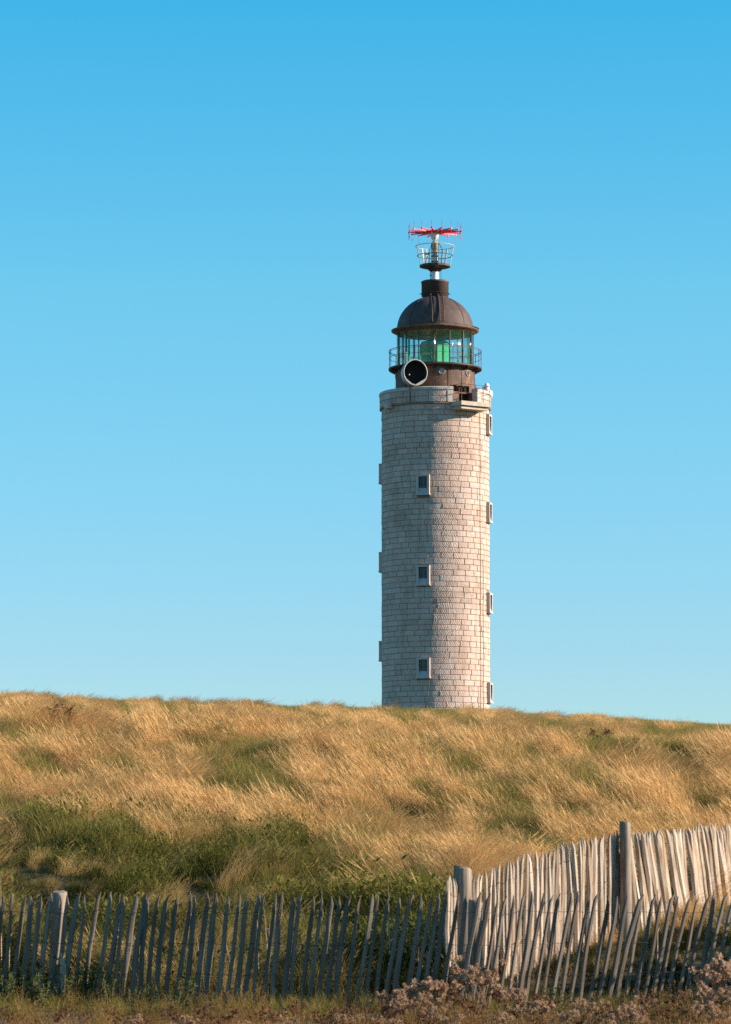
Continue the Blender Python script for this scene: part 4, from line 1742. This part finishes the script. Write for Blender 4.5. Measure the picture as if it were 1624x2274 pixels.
def build_plants():
    r = np.random.default_rng(77)
    pale = [seed_plant(900 + k, .62, 5, .22) for k in range(5)]
    brown = [seed_plant(930 + k, .62, 4, .20, M['rustfluff'], .8) for k in range(4)]
    spots = [(925, 2160, 38.4, 0), (900, 2200, 38.0, 0), (1045, 2125, 39.0, 0), (1075, 2140, 38.9, 0), (1010, 2185, 38.4, 1), (1150, 2205, 38.2, 1), (1110, 2185, 38.6, 1), (960, 2215, 37.6, 0), (940, 2235, 37.2, 1), (1000, 2240, 37.3, 0),
             (1250, 2228, 37.4, 0), (1330, 2220, 37.6, 1), (1405, 2210, 37.8, 0), (1420, 2240, 37.3, 0), (1470, 2225, 37.6, 1), (1590, 2112, 38.6, 0), (1612, 2150, 38.3, 0), (1572, 2165, 38.0, 0), (1620, 2190, 37.8, 0),
             (1560, 2210, 37.5, 0), (1520, 2225, 37.4, 1), (1600, 2235, 37.2, 0), (1650, 2120, 38.4, 0), (410, 2248, 37.2, 0), (548, 2255, 37.0, 0), (825, 2240, 37.3, 1), (870, 2250, 37.0, 0), (1200, 2245, 37.0, 1), (1100, 2240, 37.1, 0), (700, 2255, 37.0, 1), (1350, 2250, 36.9, 0),
             (1170, 2225, 37.8, 0), (1290, 2240, 37.2, 1), (1380, 2232, 37.4, 0), (1060, 2215, 37.9, 1), (1210, 2195, 38.2, 1), (740, 2225, 37.7, 1), (790, 2215, 37.9, 1), (620, 2235, 37.5, 1), (330, 2245, 37.3, 1), (200, 2240, 37.5, 1), (90, 2250, 37.2, 1),
             (480, 2240, 37.4, 1), (1500, 2190, 38.0, 1), (1440, 2200, 38.1, 1), (860, 2180, 38.3, 0), (985, 2165, 38.5, 0), (1130, 2170, 38.5, 0), (1185, 2215, 37.9, 0), (1310, 2205, 38.0, 0), (1370, 2215, 37.8, 0), (1535, 2185, 38.1, 0), (640, 2240, 37.4, 0), (300, 2245, 37.3, 0), (780, 2240, 37.4, 0), (30, 2225, 37.6, 1), (150, 2228, 37.5, 1), (260, 2222, 37.7, 1), (385, 2230, 37.5, 1), (455, 2218, 37.8, 1), (520, 2228, 37.5, 1), (590, 2220, 37.8, 1), (665, 2214, 37.9, 1), (715, 2235, 37.4, 1), (770, 2228, 37.5, 1), (850, 2205, 38.0, 1), (880, 2225, 37.6, 1)]
    for i, (px, py, d, br) in enumerate(spots):
        x = x_at(px, d)
        zt = z_at(py, d)
        g = h1(x, d)
        s = max(.42, (zt - g - .05) / .62)
        look = 'reddish-brown weed with small dark seed heads' if br else 'dry weed with fluffy pinkish seed heads'
        where = ('before the shaded stretch of the leaning fence' if px < 700 else 'just off the foot of the paired posts' if px < 1110 else 'before the sunlit stretch of the leaning fence' if px < 1500 else 'heaped high against the end of the sunlit fence')
        grp = ('brown weeds ' if br else 'fluffy weeds ') + where
        plant('seeding_weed', (brown[i % 4] if br else pale[i % 5]), 'seed_heads', x, d, r.uniform(0, 6.28), s, look + ' ' + where, 'weed', grp)
    lk = [leafy_plant(950 + k, .5, 130, .20, M['leafg'], .075) for k in range(3)]
    for i, (px, py, d, s) in enumerate([(55, 2195, 40.6, .8), (30, 2210, 40.4, .7), (200, 2180, 40.55, 1.0), (225, 2165, 40.6, .9), (150, 2205, 40.4, .8), (415, 2180, 39.6, .9), (395, 2200, 39.4, .7), (105, 2225, 40.0, .7), (300, 2215, 39.8, .6), (1235, 2170, 39.4, .8), (250, 2190, 39.9, .8), (345, 2195, 39.7, .7), (470, 2205, 39.6, .6), (20, 2190, 40.2, .9), (85, 2200, 40.1, .9), (560, 2215, 39.5, .5)]):
        x = x_at(px, d)
        plant('leafy_weed', lk[i % 3], 'leaves', x, d, r.uniform(0, 6.28), s, 'low leafy green weed growing through the foot of the leaning fence', 'weed', 'leafy weeds at the fence foot')
    # dark dock on the slope near the crest, and paler thistles on the green patch
    dk = leafy_plant(980, .75, 260, .35, M['umber'], .10)

    def on_slope(px, py):
        ds = np.arange(46, 92, .1)
        zz = height(x_at(px, ds), ds) + .3
        _, vv = project(x_at(px, ds), ds, zz)
        return float(ds[np.argmin(np.abs(vv - py))])
    for px, py, s, lab in ((146, 1590, 1.0, 'dark brown withered dock clump in golden grass near the crest'),):
        d = on_slope(px, py + 14)
        plant('withered_dock', dk, 'leaves', x_at(px, d), d, 1.0, s, lab, 'plant', None)
    th = seed_plant(990, .75, 3, .10, M['rustfluff'], 1.1)
    for px, py in ((1312, 1625), (1332, 1634), (1345, 1622), (1372, 1652), (1408, 1642), (597, 1858), (108, 1545), (135, 1560)):
        d = on_slope(px, py + 10)
        plant('thistle', th, 'seed_heads', x_at(px, d), d, px * .7, .6, 'thistle with brown fluffy heads standing in the grass of the slope', 'thistle', 'thistles on the slope')
    # straw-coloured stalks behind the open fence
    for i, (px, top, d, ln) in enumerate([(12, 1935, 42.4, 1.15), (432, 1978, 42.0, 1.0), (578, 1990, 42.0, 1.0), (866, 1952, 42.2, 1.2), (1145, 2018, 41.0, .7), (1453, 1975, 41.6, .5), (118, 2000, 42.0, 1.0), (28, 1995, 42.0, 1.0), (520, 2080, 42.0, .7), (600, 2020, 41.9, .8),
                                          (726, 1978, 41.6, 1.0), (455, 2075, 41.8, .7), (1188 / 2, 2045, 41.5, .8)]):
        x = x_at(px, d)
        g = h1(x, d)
        zt = max(z_at(top, d), g + .4)
        m = MB()
        ln_ = r.uniform(-.10, .04)
        m.tube([(0, 0, -.05), (ln_ * .4, 0, (zt - g) * .5), (ln_, .02, zt - g)], [.008, .007, .004], 5)
        z5 = (zt - g) * .55
        m.tube([(ln_ * .45, 0, z5), (ln_ * .45 + .05, -.01, z5 + .09), (ln_ * .45 + .12, -.02, z5 + .10), (ln_ * .45 + .19, -.03, z5 + .04)], [.005, .005, .004, .001], 4)
        o = m.build('dry_stalk', M['cable'])
        o.location = (x, d, g)
        tag(o, 'single straw-coloured dead stalk standing behind the open gaps of the leaning fence', 'stalk', 'dead stalks behind the fence')


build_plants()


def build_shade_thicket():
    """unseen bramble added beyond the right edge to shade the ground between fences"""
    r = np.random.default_rng(5)
    cx, cy = 6.75, 41.0
    root = empty('shade_thicket', (cx, cy, h1(cx, cy)))
    tag(root, 'dense dark green bramble thicket added out of view to cast shade between the fences', 'bramble')
    st = MB()
    for k in range(26):
        a, o = r.uniform(0, 6.28), r.uniform(.2, 1.1)
        p0 = np.array([math.cos(a) * o * .9, math.sin(a) * o * 1.6, -.1])
        p1 = p0 + [r.normal(0, .3), r.normal(0, .4), r.uniform(1.0, 1.6)]
        p2 = p1 + [r.normal(0, .35), r.normal(0, .4), r.uniform(-.5, .1)]
        st.tube([p0, p1, p2], [.012, .009, .004], 4, cap=False)
    st.build('cane', M['stalk'], root)
    V, F, rn = [], [], []
    n = 9000
    for k in range(n):
        v = r.normal(0, 1, 3)
        v /= np.linalg.norm(v)
        q = r.uniform(.35, 1) ** .5
        lump = 1 + .18 * math.sin(v[0] * 5 + 1) * math.cos(v[1] * 6)
        c = np.array([v[0] * 1.15 * q * lump, v[1] * 1.65 * q * lump, .15 + abs(v[2]) * 1.65 * q * lump])
        t = r.normal(0, 1, 3)
        t /= np.linalg.norm(t)
        w = np.cross(t, r.normal(0, 1, 3))
        w /= np.linalg.norm(w) + 1e-6
        ln = r.uniform(.06, .11)
        n0 = len(V)
        V += [tuple(c), tuple(c + t * ln * .5 + w * ln * .34), tuple(c + t * ln), tuple(c + t * ln * .5 - w * ln * .34)]
        F.append((n0, n0 + 1, n0 + 2, n0 + 3))
        rn += [r.random()] * 4
    me = bpy.data.meshes.new('leaves')
    me.from_pydata(V, [], F)
    shared_attr(me, [.5] * len(V), rn)
    me.materials.append(M['leafg'])
    me.update()
    o = link('leaves', me, root)
    o['kind'] = 'stuff'


build_shade_thicket()
